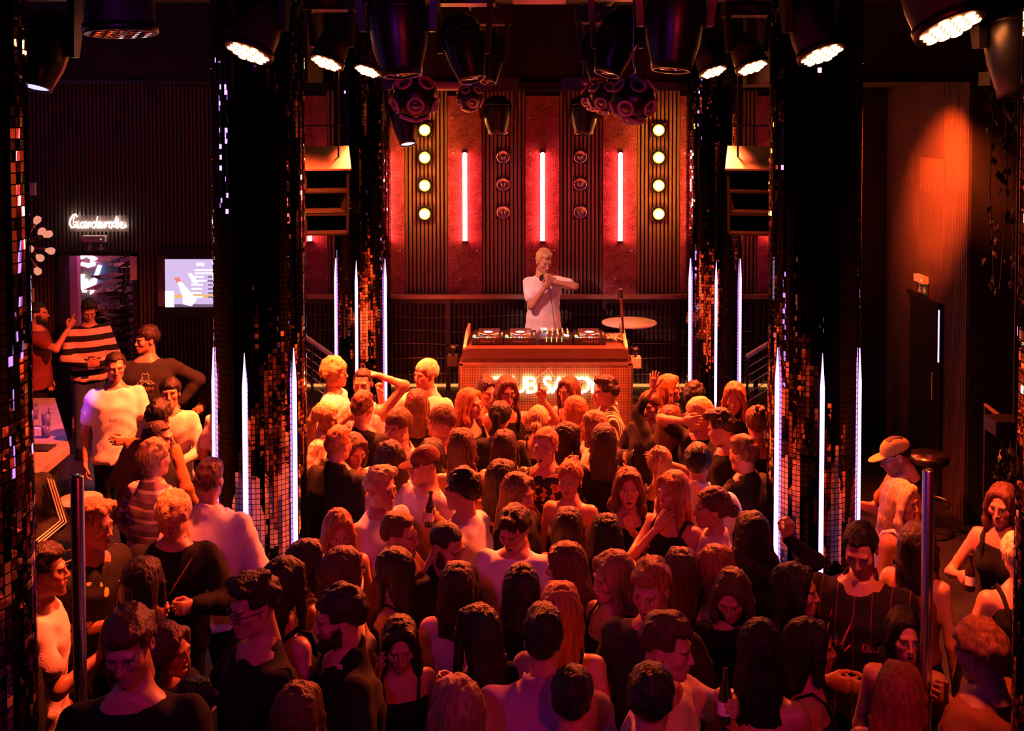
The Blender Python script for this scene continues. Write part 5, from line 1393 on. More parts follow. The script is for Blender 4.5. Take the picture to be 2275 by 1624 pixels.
def stool(X, Y, h, label, pm='yellow_paint', sm='tabletop', ring=.30):
    e = empty('bar_stool', (X, Y, 0)); tag(e, label, 'stool', 'round bar stools')
    Geo().lathe([(.0, h - .06), (.165, h - .06), (.18, h - .03), (.17, h - .005), (.0, h)], 30).build('seat', sm, e)
    Geo().lathe([(.172, h - .075), (.187, h - .05), (.184, h - .02), (.172, h - .012)], 30).build('seat_edge', 'black_plastic', e)
    Geo().lathe([(.05, .03), (.045, h * .4), (.08, h - .07)], 18).build('pedestal', pm, e)
    Geo().tube(ring_pts((0, 0, h * .38), .19, 26, (1, 0, 0), (0, 1, 0)), .011, 7, closed=True).build('foot_ring', 'brass', e)
    for a in range(3): Geo().tube([(0, 0, h * .38), (.19 * math.cos(a * 2.09), .19 * math.sin(a * 2.09), h * .38)], .008, 6).build('ring_spoke', 'brass', e)
    Geo().lathe([(.23, 0), (.235, .012), (.20, .022), (.06, .05), (0, .05)], 32).build('base', 'black_metal', e)
q = at_z(178, 1106, .78); stool(q.x, q.y, .78, 'grey-topped bar stool with a yellow pedestal beside the left chrome pole')
stool(3.66, 9.62, .74, 'dark bar stool with foot ring in front of the right exit door', 'black_metal', 'brass')
# chrome poles
for px, py, Y, lab in ((171, 1056, 4.15, 'left freestanding chrome pole among the crowd'), (2063, 1043, 4.55, 'right freestanding chrome pole among the crowd')):
    q = at(px, py, Y); e = empty('chrome_pole', (q.x, q.y, 0)); tag(e, lab, 'pole', 'chrome poles on the dance floor')
    Geo().lathe([(.0, q.z), (.022, q.z), (.026, q.z - .006), (.026, .02)], 24).build('shaft', 'chrome', e); Geo().lathe([(.10, 0), (.10, .012), (.04, .03), (0, .03)], 24).build('floor_flange', 'chrome', e)
# sputnik lamp at the left edge
q = at(52, 545, 8.6); e = empty('sputnik_lamp', q); tag(e, 'black sputnik lamp with glowing clear bulbs at the left edge', 'lamp')
Geo().lathe([(.05 * math.sin(math.pi * i / 10), -.05 * math.cos(math.pi * i / 10)) for i in range(11)], 16).build('hub', 'black_metal', e)
Geo().tube([(0, 0, 0), (0, 0, 5.2 - q.z)], .010, 8).build('drop_rod', 'black_metal', e)
for px, py, dy in ((82, 490, .12), (92, 515, -.12), (106, 521, .05), (57, 533, -.28), (66, 553, -.26), (111, 557, .02), (88, 572, -.1), (83, 601, .1), (12, 520, .05), (5, 570, -.1), (30, 610, .12), (28, 480, .0)):
    b = at(px, py, 8.6 + dy) - q; b = Vector(b); u = b.normalized()
    Geo().tube([u * .04, b - u * .045], .006, 6).build('arm', 'black_metal', e); Geo().tube([b - u * .075, b - u * .035], .014, 8).build('socket', 'black_plastic', e)
    M = frame_from(-u); Geo().lathe([(.012, .0), (.016, .012), (.030, .04), (.031, .055), (.022, .075), (0, .083)], 14, M, b - u * .04).build('bulb', 'bulb', e)
# hanging plants at the right edge, sloping rail
r_ = np.random.RandomState(9)
for (px, py, Y, n_, drop, lab) in ((2238, 190, 7.6, 110, 1.5, 'dark ivy trailing down at the far right edge'), (2252, 960, 7.2, 80, .6, 'dark trailing leaves above the seated corner at far right')):
    q = at(px, py, Y); e = empty('trailing_ivy', q); tag(e, lab, 'plant')
    Geo().box((0, 0, .05), (.34, .20, .10)).build('planter', 'black_plastic', e)
    for j in range(4): Geo().tube([(-.12 + .08 * j, -.05, .02), (-.12 + .08 * j + r_.uniform(-.05, .05), -.12, -drop * .5), (-.12 + .08 * j + r_.uniform(-.06, .06), -.11, -drop)], .004, 5).build('vine', 'leaf', e)
    lf = Geo().add([(0, 0, 0), (.028, .01, -.03), (0, .0, -.07), (-.028, .01, -.03), (0, -.008, -.03)], [(0, 1, 4), (1, 2, 4), (2, 3, 4), (3, 0, 4)]).mesh('leaf')
    for j in range(n_):
        o = link('leaf', lf, 'leaf', e, (r_.uniform(-.17, .17), -.10 + r_.uniform(-.05, .03), -drop * r_.uniform(0, 1)), (r_.uniform(-.5, .5), r_.uniform(-.6, .6), r_.uniform(-2, 2)))
    Geo().tube([(0, 0, .08), (0, 0, 5.2 - q.z)], .008, 6).build('hanging_wire', 'black_metal', e)
a, b = at(2190, 900, 8.2), at(2270, 962, 7.4); e = empty('stair_railing', (a.x, a.y, 0)); tag(e, 'dim sloping handrail in the dark at far right', 'railing')
Geo().tube([(0, 0, a.z), tuple(b - Vector((a.x, a.y, 0)))], .018, 8).build('handrail', 'booth_metal', e)
for t in (0, 1): p_ = (Vector((0, 0, a.z))).lerp(b - Vector((a.x, a.y, 0)), t); Geo().tube([(p_.x, p_.y, 0), p_], .014, 6).build('post', 'black_metal', e)
# spotlight added out of sight to put the orange patch on the right wall
e = empty('wall_washer', (2.70, 9.28, 4.25)); tag(e, 'small black spotlight added to wash the right slatted wall in orange', 'spotlight')
wa = Vector((4.1, 10.36, 3.25)) - Vector((2.70, 9.28, 4.25))
M = frame_from(wa); Geo().lathe([(.05, .0), (.055, .03), (.055, .15), (.03, .18), (0, .18)], 20, M).build('can', 'black_metal', e); Geo().lathe([(0, .004), (.045, .004)], 20, M).build('lens', 'wash_lens', e)
Geo().tube([M @ Vector((0, 0, .12)), (0, 0, .35), (0, 0, .95)], .012, 6).build('stem', 'black_metal', e)
spot('washer_beam', e, tuple(M @ Vector((0, 0, -.03))), tuple(wa), (1, .10, .012), 3600, 46, 1.0, .04)
# ================================================================ the crowd: head pixel, head height, facing (0 = to the gallery, 90 = right, -90 = left, 180 = to the stage)
P = person
# --- left, by the cloakroom
P(84, 697, 1.70, 75, 'm', 'crop', 'black', 'tee', 'maroon', ('down', ((-.02, .36, .10), (.6, 0, -1), 'point', (0, .5, .8), (-.4, -.6, 0))), 'bearded person in a dark red tee raising two fingers at far left', beard=.9, lean=(0, .02))
P(198, 690, 1.68, 8, 'm', 'quiff', 'dark', 'sweater', 'rugby', ('belly', 'belly'), 'person in a black and pale striped rugby sweater in the cloakroom doorway', look=(-6, 26), trousers='denim', lean=(0, .06))
P(256, 815, 1.72, 2, 'm', 'crop', 'dark', 'tee', 'white', ('belly', 'down'), 'tall person in a white printed tee facing the gallery at left', look=(4, 6), lean=(0, .03), wide=1.02)
P(326, 756, 1.76, -6, 'm', 'curly', 'dark', 'sweater', 'charcoal', ('hip', 'down'), 'person in a dark sweatshirt with a chest logo looking left', look=(-58, 0), beard=.35, wide=1.16, lean=(0, .02))
P(377, 874, 1.60, -8, 'm', 'bowl', 'black', 'long', 'cream', ('belly', 'hang'), 'person with a dark straight fringe in a cream top looking up', look=(4, -6), lean=(0, .08))
P(498, 800, 1.66, -60, 'm', 'crop', 'dark', 'tee', 'black', ('down', 'clasp'), 'person in a black tee half hidden behind the front left pillar')
P(512, 872, 1.60, 170, 'f', 'long', 'brown', 'tee', 'white', ('down', 'down'), 'person in a white tee whose shoulder shows left of the front left pillar')
P(352, 930, 1.62, 140, 'm', 'curly', 'black', 'sweater', 'rust', ('hang', 'hang'), 'person in a big rust-brown sweater leaning in from behind', look=(20, 20), lean=(-.10, .10), wide=1.12)
P(352, 976, 1.54, 72, 'm', 'crop', 'dark', 'tee', 'black', ('down', 'down'), 'dark-haired person in profile behind the curly-haired one at left', beard=.5)
P(344, 1022, 1.60, 128, 'm', 'curly', 'light', 'shirt', 'plaid', ('hang', 'down'), 'curly-haired person in a plum plaid shirt seen from behind', lean=(.03, .05))
P(500, 968, 1.54, -70, 'f', 'long', 'dark', 'tank', 'black', ('down', 'down'), 'dark-haired person half hidden by the violet strip of the left pillar')
P(466, 1070, 1.58, 158, 'm', 'fade', 'chest', 'hoodie', 'white', ('hang', 'hang'), 'auburn-haired person in a white top with back turned, left of the pillar', lean=(0, .05), wide=1.08)
P(384, 1148, 1.64, -14, 'm', 'shag', 'blond', 'sweater', 'black', ('hold', 'clasp'), 'blond person in a black sweater with a chain strap smiling down', look=(-6, 26), mouth='s', lean=(.03, .10), wide=1.1)
P(207, 1168, 1.62, 42, 'm', 'wave', 'light', 'jacket', 'patch', ('belly', 'down'), 'smiling person in a black jacket with yellow patches beside the left chrome pole', mouth='s', look=(10, 4), lean=(0, .04))
P(98, 1272, 1.62, 84, 'm', 'fade', 'dark', 'tee', 'pink', ('hold', 'hold'), 'person in a pale pink tee in profile at the left edge', look=(0, 0))
P(34, 1010, 1.60, 5, 'm', 'crop', 'black', 'jacket', 'black', ('belly', 'down'), 'person in a black track jacket with striped sleeve behind the left edge pillar')
P(316, 1293, 1.58, 150, 'f', 'bob', 'dark', 'long', 'black', ('down', 'down'), 'dark-haired person with back turned below the blond smiling one')
P(288, 1432, 1.82, -14, 'm', 'wave', 'chest', 'tee', 'black', ('chest', 'hang'), 'person with a lit quiff bending forward, largest face at lower left', look=(-8, 18), lean=(0, .14), wide=1.05)
P(374, 1446, 1.52, 48, 'f', 'long', 'chest', 'long', 'black', ('down', 'hang'), 'smiling long-haired person right of the bending quiff-haired one', mouth='l', look=(8, 4))
P(428, 1572, 1.52, 165, 'f', 'messybun', 'black', 'jacket', 'sand', ('hang', 'down'), 'person with wet curly updo at the bottom left, seen from behind')
P(20, 1440, 1.66, 60, 'm', 'crop', 'dark', 'long', 'black', ('down', ((.0, .38, -.22), (.8, -.3, -1), 'relax', None, (-.4, 0, -1))), 'person in black at the left edge reaching a hand into view at the bottom')
# --- front centre left
P(566, 1346, 1.74, -74, 'm', 'quiff', 'dark', 'tee', 'black', ('hang', 'hold'), 'person in a black tee with thin glasses grinning to the left', mouth='s', extra=('glasses',), look=(6, 8), wide=1.10, lean=(0, .05))
P(755, 1374, 1.66, -78, 'm', 'curly', 'dark', 'jacket', 'black', ('hang', 'hang'), 'person with dark curls and a full beard in a black jacket, lower left of centre', beard=.97, look=(-6, 6), wide=1.05)
P(888, 1430, 1.50, 6, 'f', 'longpart', 'black', 'strap', 'black', ('down', 'cheek'), 'dark-haired person facing the gallery with a hand at the cheek', look=(-4, 14), skin='b', mouth='s')
P(634, 1296, 1.56, 120, 'f', 'long', 'dark', 'tank', 'black', ('down', 'hang'), 'dark-haired person with a bare shoulder behind the one with thin glasses')
P(684, 1250, 1.58, 100, 'f', 'longpart', 'dark', 'tank', 'cream', ('down', 'clasp'), 'person with dark brown hair in profile at the foot of the left pillar')
P(764, 1268, 1.58, 112, 'f', 'long', 'chest', 'tee', 'cream', ('down', 'hang'), 'person with long straight auburn hair and glasses in profile', extra=('glasses',))
P(752, 1180, 1.55, 12, 'f', 'longpart', 'ginger', 'tank', 'white', ('down', 'down'), 'red-haired person with a centre parting looking down left of centre', look=(0, 18))
P(846, 1087, 1.62, 44, 'm', 'quiff', 'blond', 'tee', 'white', ('down', 'hang'), 'blond bearded person in a white tee smiling to the right', beard=.8, mouth='s', wide=1.12)
P(888, 1192, 1.62, 62, 'm', 'slick', 'chest', 'shirt', 'darkred', ('hold', 'down'), 'laughing person with slicked-back hair in the middle left of the crowd', mouth='l', beard=.55, look=(4, 2))
P(992, 1212, 1.64, 40, 'm', 'buzz', 'dark', 'jacket', 'black', ('down', 'hang'), 'bearded close-cropped person in black looking down to the right', beard=.9, look=(12, 20))
P(872, 1268, 1.56, -112, 'f', 'long', 'dark', 'strap', 'black', ('down', 'down'), 'long dark-haired person in profile looking left below the laughing one')
P(1016, 1302, 1.56, 172, 'f', 'long', 'dark', 'long', 'blush', ('down', 'down'), 'dark-haired person in a pinkish cardigan with back turned, lower middle')
P(1062, 1404, 1.54, -140, 'f', 'longpart', 'black', 'long', 'black', ('down', 'hold'), 'black-haired person with glasses turned to the left, lower middle', extra=('glasses',))
P(1158, 1308, 1.62, 178, 'f', 'verylong', 'black', 'dress', 'black', ('down', 'down'), 'person with very long black hair seen from behind in front of the white tee')
P(1142, 1176, 1.68, -16, 'm', 'curtain', 'dark', 'loose', 'white', ('hang', 'hold'), 'smiling person with curtain hair in a white tee in the middle', mouth='l', look=(-10, 20), lean=(0, .10), wide=1.08)
P(1026, 1092, 1.66, -118, 'm', 'curly', 'black', 'tee', 'white', ('down', 'drink'), 'person with tall dark hair in a white tee turned to the left', look=(0, 2), wide=1.05)
P(942, 1032, 1.66, -52, 'm', 'cap', 'dark', 'tee', 'pink', ('down', 'hold'), 'person in a dark red cap and pale tee looking left', look=(-8, 6), extra=('redcap',), wide=1.06)
P(866, 1018, 1.58, -150, 'f', 'longpart', 'dark', 'tank', 'white', ('down', 'hang'), 'person with long straight dark hair behind the blond bearded one')
P(884, 948, 1.64, -38, 'm', 'bowl', 'brown', 'tee', 'white', ('down', 'down'), 'brown-haired smiling person in a white tee leaning in, left rear of the crowd', mouth='s', look=(-10, 8), lean=(-.02, .10))
P(752, 990, 1.66, 140, 'm', 'fade', 'ginger', 'jacket', 'black', ('hang', 'down'), 'ginger-haired person in a black jacket with back turned beside the left pillar', wide=1.1)
P(786, 1000, 1.54, 30, 'f', 'bob', 'brown', 'dress', 'print', ('down', 'hang'), 'person in a pale patterned dress behind the ginger-haired one', look=(0, 20))
# --- rear left
P(744, 828, 1.70, 72, 'm', 'shag', 'blond', 'tee', 'white', ('down', 'down'), 'tall blond shaggy-haired person in a white tee in profile', lean=(0, .03))
P(806, 852, 1.64, -10, 'm', 'buzz', 'dark', 'tank', 'white', ('head', 'drink'), 'person drinking from a bottle with one arm over the head', look=(-4, 4))
P(806, 908, 1.66, 150, 'm', 'fade', 'chest', 'tee', 'black', ('down', 'down'), 'short-haired person in a black tee seen from behind, rear left', wide=1.12)
P(726, 928, 1.56, 60, 'f', 'pony', 'blond', 'tee', 'print', ('down', 'hang'), 'person with a blond ponytail in a pale patterned top, rear left', look=(0, 10))
P(946, 832, 1.68, -40, 'm', 'bowl', 'fair', 'shirt', 'cream', ('down', ((.16, .20, .05), (1, 0, -1), 'point', (-.1, .1, 1), (0, .8, 0))), 'fair-haired person in a cream shirt pointing a finger up, rear left', look=(-10, 0), wide=1.08)
P(926, 896, 1.58, 176, 'f', 'long', 'chest', 'tank', 'black', ('down', 'down'), 'person with long red-brown hair seen from behind, below the fair-haired one')
P(982, 938, 1.62, -105, 'm', 'bowl', 'chest', 'tee', 'maroon', ('down', 'down'), 'brown bowl-haired person turned left in the rear rows', look=(0, 10))
P(1044, 898, 1.58, 55, 'f', 'wavy', 'ginger', 'tank', 'black', ('clasp', 'down'), 'ginger wavy-haired person smiling to the right near the booth', mouth='s', extra=('earrings',))
P(1084, 872, 1.60, 20, 'f', 'bun', 'dark', 'tank', 'maroon', ('down', 'down'), 'person with hair tied back mostly hidden left of the lit lettering')
P(1126, 868, 1.62, 8, 'f', 'wavy', 'chest', 'tank', 'black', ('raise', 'hang'), 'person with glasses and dark auburn hair in front of the lit lettering', extra=('glasses',), look=(6, 10))
P(1112, 925, 1.62, 165, 'f', 'pony', 'black', 'long', 'black', ('down', 'hang'), 'person all in black with black tied hair, seen from behind near the booth')
P(1026, 990, 1.58, 178, 'f', 'long', 'brown', 'strap', 'darkred', ('down', 'down'), 'person with long brown hair seen from behind, left of the middle')
P(1120, 992, 1.56, 172, 'f', 'longpart', 'dark', 'strap', 'cream', ('down', 'hang'), 'long dark-haired person in a pale strap top seen from behind')
P(1114, 1060, 1.56, 148, 'f', 'long', 'black', 'strap', 'black', ('down', 'hang'), 'black-haired person in a thin-strap top turned to the right, mid crowd')
P(1196, 935, 1.58, 170, 'f', 'lowbun', 'blond', 'strap', 'black', ('down', 'down'), 'blond person with hair pinned up and bare shoulders seen from behind')
P(1212, 992, 1.68, -14, 'm', 'crop', 'ginger', 'shirt', 'floral', ('down', 'down'), 'short-haired person in a dark floral shirt facing the gallery', look=(-8, 4), mouth='o')
P(1263, 868, 1.60, -28, 'f', 'long', 'chest', 'strap', 'blush', ('down', 'down'), 'person with side-parted hair in front of the lit letters looking left', look=(-8, 4))
P(1276, 912, 1.56, -130, 'f', 'verylong', 'ginger', 'tee', 'pink', ('down', 'hold'), 'person with long red hair in a pink top near the booth')
P(1346, 872, 1.66, -80, 'm', 'quiff', 'dark', 'jacket', 'stripejacket', ('down', 'hang'), 'dark-haired person in a striped jacket in profile at the right of the booth')
P(1262, 974, 1.56, 120, 'f', 'long', 'black', 'tank', 'maroon', ('down', 'down'), 'black-haired person turned right, right of the floral shirt')
P(1318, 948, 1.54, -100, 'f', 'bob', 'light', 'tee', 'cream', ('down', 'down'), 'light-brown-haired person in profile behind the very long dark hair')
P(1342, 978, 1.60, 176, 'f', 'verylong', 'dark', 'dress', 'black', ('chest', 'down'), 'person with very long dark hair down the back, right of the middle')
P(1266, 1066, 1.58, -14, 'f', 'messybun', 'ginger', 'tube', 'grey', ('down', 'down'), 'smiling person with hair up in a halter top, centre of the crowd', mouth='s', extra=('earrings',))
P(1152, 1096, 1.50, 52, 'f', 'long', 'chest', 'long', 'black', ('down', 'hang'), 'brown-haired person looking right beside the halter top', look=(8, 8))
P(1396, 1084, 1.58, 4, 'f', 'wavy', 'chest', 'tank', 'black', ('chin', 'hang'), 'laughing long-haired person in black with a fist at the chin', mouth='l')
P(1494, 1092, 1.60, -34, 'f', 'long', 'ginger', 'tank', 'black', ('down', 'mouth'), 'strawberry-blond person covering the mouth with a hand', look=(-10, 4), extra=('earrings',))
P(1466, 1032, 1.54, 172, 'f', 'messybun', 'light', 'tank', 'black', ('down', 'down'), 'person with a curly light-brown updo seen from behind, right of centre')
P(1582, 1130, 1.58, -82, 'f', 'lowbun', 'chest', 'tee', 'pink', ('hang', 'hold'), 'person with tied-back brown hair in profile holding up a drink', look=(0, 4), extra=('earrings',))
P(1552, 1028, 1.66, 172, 'm', 'bowl', 'black', 'hoodie', 'white', ('down', 'down'), 'black-haired person in a white top with back turned, right side', wide=1.1)
P(1652, 1012, 1.58, -128, 'm', 'fade', 'chest', 'jacket', 'black', ('hang', 'hang'), 'brown-haired person in a black shirt beside the front right pillar', look=(0, 4), wide=1.1)
P(1604, 952, 1.66, -104, 'm', 'quiff', 'dark', 'tee', 'black', ('down', 'down'), 'dark-haired person bending left near the front right pillar', look=(-6, 18), lean=(0, .10))
P(1552, 922, 1.62, -50, 'm', 'bowl', 'blond', 'tee', 'black', ('reach', 'wrap'), 'blond person in black with arms around a friend, rear right', look=(-8, 8))
P(1442, 902, 1.58, -18, 'f', 'pony', 'chest', 'jacket', 'charcoal', ('down', 'hold'), 'person with slicked-back braids in a dark jacket right of the booth', mouth='o')
P(1488, 934, 1.52, 160, 'f', 'bob', 'chest', 'long', 'black', ('up', 'down'), 'person in black with a pale cuff raising an arm, rear right')
P(1488, 862, 1.62, 62, 'f', 'bob', 'ginger', 'strap', 'black', ('down', 'down'), 'ginger bob-haired person in a black strap top in profile, rear right', look=(10, -4))
P(1542, 884, 1.60, 178, 'm', 'curly', 'black', 'tee', 'black', ('down', 'down'), 'dark curly head below the violet strips of the rear right pillar')
P(1632, 884, 1.62, -6, 'f', 'long', 'ginger', 'turtle', 'black', ('down', 'down'), 'red-haired person in a black turtleneck at the right rear', look=(0, 8))
P(1680, 940, 1.56, -160, 'f', 'messybun', 'chest', 'tank', 'black', ('down', 'down'), 'person with a messy bun against the front right pillar')
# --- middle and front right
P(1262, 1172, 1.54, 174, 'f', 'long', 'dark', 'tank', 'darkred', ('down', 'down'), 'dark-haired person with back turned below the halter top')
P(1346, 1190, 1.54, 178, 'f', 'long', 'black', 'tank', 'black', ('clap', 'clap'), 'black-haired person with back turned clapping raised hands')
P(1256, 1256, 1.56, -96, 'f', 'long', 'chest', 'tank', 'black', ('down', 'down'), 'long auburn-haired person in profile left of the strap-top blonde', look=(0, 12))
P(1360, 1282, 1.56, -48, 'f', 'longpart', 'light', 'strap', 'black', ('down', 'down'), 'blond long-haired person in a black strap top looking left, right of centre', look=(-12, 8))
P(1446, 1308, 1.62, -16, 'm', 'wave', 'ginger', 'tee', 'charcoal', ('hang', 'down'), 'ginger short-haired person in a dark tee with parted lips', look=(-6, 14), mouth='o', lean=(0, .08))
P(1512, 1268, 1.58, 172, 'f', 'long', 'chest', 'tank', 'black', ('down', 'down'), 'person with long chestnut hair seen from behind, right of the ginger one')
P(1592, 1262, 1.52, 140, 'f', 'longpart', 'ginger', 'tank', 'blush', ('hang', 'clasp'), 'ginger-haired person turned away behind the one looking down', lean=(0, .05))
P(1626, 1322, 1.58, -6, 'f', 'longpart', 'chest', 'turtle', 'black', ('down', 'down'), 'long-haired person in a black high-neck top looking down', look=(-4, 24))
P(1672, 1185, 1.60, -165, 'f', 'wavy', 'black', 'long', 'black', ('down', ((.06, .10, .16), (1, .2, -1), 'grip', (.2, -.2, 1), (-.4, .8, 0))), 'person with big dark hair and hairband raising a hand beside the right pillar')
P(1768, 1312, 1.62, 84, 'f', 'bob', 'black', 'long', 'black', ('down', 'down'), 'dark-haired person in profile below the violet strip of the right pillar')
P(1912, 1218, 1.72, -8, 'm', 'crop', 'black', 'shirt', 'pinstripe', ('belly', 'belly'), 'person in a dark striped shirt with handwritten lettering looking down', look=(-2, 24), beard=.35, lean=(0, .06), wide=1.16)
P(2012, 1412, 1.50, 4, 'f', 'longpart', 'black', 'strap', 'black', ('down', 'down'), 'dark-haired person with parted lips left of the right chrome pole', look=(10, 0), skin='b', mouth='o')
P(1998, 1540, 1.54, 170, 'f', 'bob', 'ginger', 'tank', 'black', ('down', 'down'), 'person with lit ginger bob at the bottom right, seen from behind')
P(2178, 1452, 1.66, -118, 'm', 'curly', 'ginger', 'tee', 'rust', ('hang', 'chest'), 'curly ginger-haired person in a rust tee at the lower right corner', look=(-4, 14), extra=('earrings',), wide=1.12)
P(1990, 1012, 1.66, -78, 'm', 'cap', 'dark', 'tee', 'rust', ('hang', 'hold'), 'person in a mustard cap and rust tee looking down, right of the pillar', look=(0, 24), extra=('glasses',), beard=.5, lean=(0, .10))
P(2002, 1112, 1.58, 66, 'f', 'longpart', 'fair', 'tank', 'white', ('hang', 'down'), 'person with long straight blond hair in a white top at right', look=(0, 6), mouth='o')
P(2038, 1206, 1.54, 160, 'f', 'long', 'dark', 'tank', 'maroon', ('hang', 'down'), 'dark-haired person behind the right chrome pole')
P(2228, 1122, 1.58, -20, 'f', 'long', 'chest', 'tank', 'black', ('down', 'hold'), 'auburn-haired person holding a dark bottle at the right edge', look=(0, 8), mouth='s')
P(2262, 1234, 1.62, -160, 'f', 'messybun', 'fair', 'tank', 'black', ('hang', 'hang'), 'fair-haired person in a black top cut by the right edge', wide=1.05)
P(1690, 1440, 1.60, 172, 'f', 'verylong', 'black', 'tube', 'black', ('down', 'down'), 'person with very long black hair and a bare back at the bottom right of centre')
P(1480, 1438, 1.66, 78, 'm', 'fade', 'brown', 'tee', 'pink', ('drink', 'down'), 'short-haired person in a pale tee in profile holding a bottle, bottom centre right', look=(0, 8), wide=1.06)
P(1446, 1552, 1.62, 178, 'm', 'crop', 'black', 'tank', 'charcoal', ('down', 'down'), 'close-cropped dark head seen from behind at the bottom edge')
P(1208, 1424, 1.70, 176, 'm', 'fade', 'black', 'shirt', 'mauve', ('down', 'down'), 'person in a mauve collared shirt with back turned, bottom centre', wide=1.15)
P(1272, 1552, 1.58, 174, 'm', 'crop', 'black', 'tee', 'black', ('down', 'down'), 'dark short-haired head at the bottom edge right of the mauve shirt')
P(1016, 1576, 1.58, -150, 'f', 'longpart', 'light', 'long', 'blush', ('down', 'down'), 'straight-haired person with glasses at the bottom edge, left of the mauve shirt', extra=('glasses',))
P(662, 1588, 1.52, 150, 'f', 'wavy', 'brown', 'tank', 'black', ('down', 'down'), 'wavy brown-haired head at the bottom edge below the black tee')
P(1244, 1352, 1.56, 176, 'f', 'longpart', 'ginger', 'strap', 'black', ('hang', 'down'), 'person with lit ginger parting and bare shoulders behind the mauve shirt')
P(1800, 1438, 1.60, 96, 'f', 'bob', 'black', 'strap', 'black', ('down', 'hold'), 'dark bob-haired person with a bare lit shoulder at the lower right')
P(958, 1010, 1.50, 170, 'f', 'wavy', 'black', 'tank', 'black', ('down', 'down'), 'dark wavy-haired person behind the red cap')
# --- the person at the decks
P(1208, 581, 2.41, 18, 'm', 'fade', 'blond', 'tee', 'white', (((-.13, .19, .03), (1, .15, -.25), 'grip', (-.8, .1, .5), (0, -1, 0)), ((-.12, .22, -.04), (.55, -.2, -1), 'grip', (-.5, .1, .8), (0, -1, 0))), 'person in a pale tee at the decks holding headphones to the chin', look=(10, 18), floor=STAGE, depth=11.22, lean=(0, .02), beard=.2, wide=1.02)
place_people()
_t = {}
for i_, p_ in enumerate(PEOPLE):
    build_person(i_, p_); _t[p_['label']] = p_
def who(s):
    for k_, v_ in _t.items():
        if s in k_: return v_
# ---- things held in hands
def to_world(p, v): return Vector(p['base']) + Vector(p['Rz'] @ np.array(v))
def bottle(p, side, label, up=None, scale=1.0):
    c, Hm = p['holds'][side]; w = to_world(p, c); ax = Vector(p['Rz'] @ (Hm @ np.array((1.0, 0, 0)))) if up is None else Vector(up)
    if side > 0 and up is None: ax = -ax
    if ax.z < 0 and up is None: ax = -ax
    ax = (ax + Vector((0, 0, .8))).normalized() if up is None else ax.normalized()
    e = empty('beer_bottle', w - ax * .06); tag(e, label, 'bottle', 'bottles held in the crowd')
    e.rotation_mode = 'QUATERNION'; e.rotation_quaternion = ax.to_track_quat('Z', 'Y')
    Geo().lathe([(.0, 0), (.026, 0), (.028, .008), (.028, .105), (.022, .128), (.0125, .155), (.011, .195), (.0135, .20), (.0135, .208), (0, .208)], 16).build('bottle_body', 'bottle_glass', e)
    Geo().lathe([(.0285, .035), (.0285, .085)], 16).build('paper_label', 'label_white', e)
def cup(p, side, label, m='booth_metal'):
    c, Hm = p['holds'][side]; w = to_world(p, c); tumbler(w - Vector((0, 0, .06)), .12, .036, m, label)
bottle(who('with one arm over the head'), -1, 'dark bottle at the lips of the person with one arm overhead', up=(.25, .1, -1))
bottle(who('tall dark hair in a white tee'), -1, 'dark bottle held by the person with tall dark hair')
bottle(who('dark red cap and pale'), -1, 'dark bottle held up by the person in the red cap')
bottle(who('holding a dark bottle at the right'), -1, 'dark bottle with a label held at the right edge')
bottle(who('profile holding a bottle'), 1, 'dark bottle held to the chin at the bottom centre right')
cup(who('profile holding up a drink'), -1, 'glass of red drink held by the person with tied-back hair', 'screen_dark' if False else 'darkdrink' if 'darkdrink' in MAT else 'booth_metal')
cup(who('slicked-back braids'), -1, 'tall glass held by the person with braids right of the booth')
cup(who('long red hair in a pink'), -1, 'dark glass held by the person with long red hair', 'bottle_glass')
cup(who('thin glasses grinning'), -1, 'clear cup held low by the person with thin glasses', 'glass')
def phone(p, side, label, lit=False):
    c, Hm = p['holds'][side]; w = to_world(p, c); e = empty('smartphone', w); tag(e, label, 'phone')
    e.rotation_euler = (math.radians(70), 0, math.radians(20))
    Geo().box((0, 0, 0), (.072, .15, .009)).build('phone_body', 'black_plastic', e); Geo().box((0, 0, .0052), (.066, .14, .001)).build('phone_screen', 'lens_glass', e)
    Geo().lathe([(0, .0075), (.012, .006), (.012, .004)], 12, None, (.0, .050, 0)).build('torch_light', 'phone_light' if lit else 'lens_glass', e)
phone(who('mustard cap'), -1, 'black phone in the hand of the person in the mustard cap')
phone(who('rugby sweater'), 1, 'black phone in the hands of the striped rugby sweater')
phone(who('curtain hair'), 1, 'tiny bright phone light glaring in the middle of the crowd', True)
# headphones round the DJ's neck
p_ = who('at the decks'); H_ = p_['H']; g = Geo()
hp = np.array((0, -.02, H_ - .118 - .135))
g.tube([(.075 * math.cos(a), .02 + .085 * math.sin(a), hp[2] - .02 + .02 * math.sin(a)) for a in np.linspace(-1.15, 4.3, 22)], .009, 8); p_['child']('headphone_band', g.mesh('headphone_band'), MAT['black_plastic'])
for s_ in (-1, 1): p_['child']('headphone_cup', Geo().lathe([(0, -.016), (.034, -.014), (.036, .012), (0, .016)], 18, Matrix.Rotation(1.2, 4, 'X') @ Matrix.Rotation(s_ * .4, 4, 'Y'), (s_ * .045, -.115, hp[2] - .03)).mesh('headphone_cup'), MAT['black_plastic'])
p_['child']('headphone_cable', Geo().tube([(.02, -.155, hp[2] - .05), (.03, -.185, hp[2] - .25), (.06, -.19, hp[2] - .48), (.10, -.19, hp[2] - .70)], .003, 5).mesh('headphone_cable'), MAT['black_plastic'])
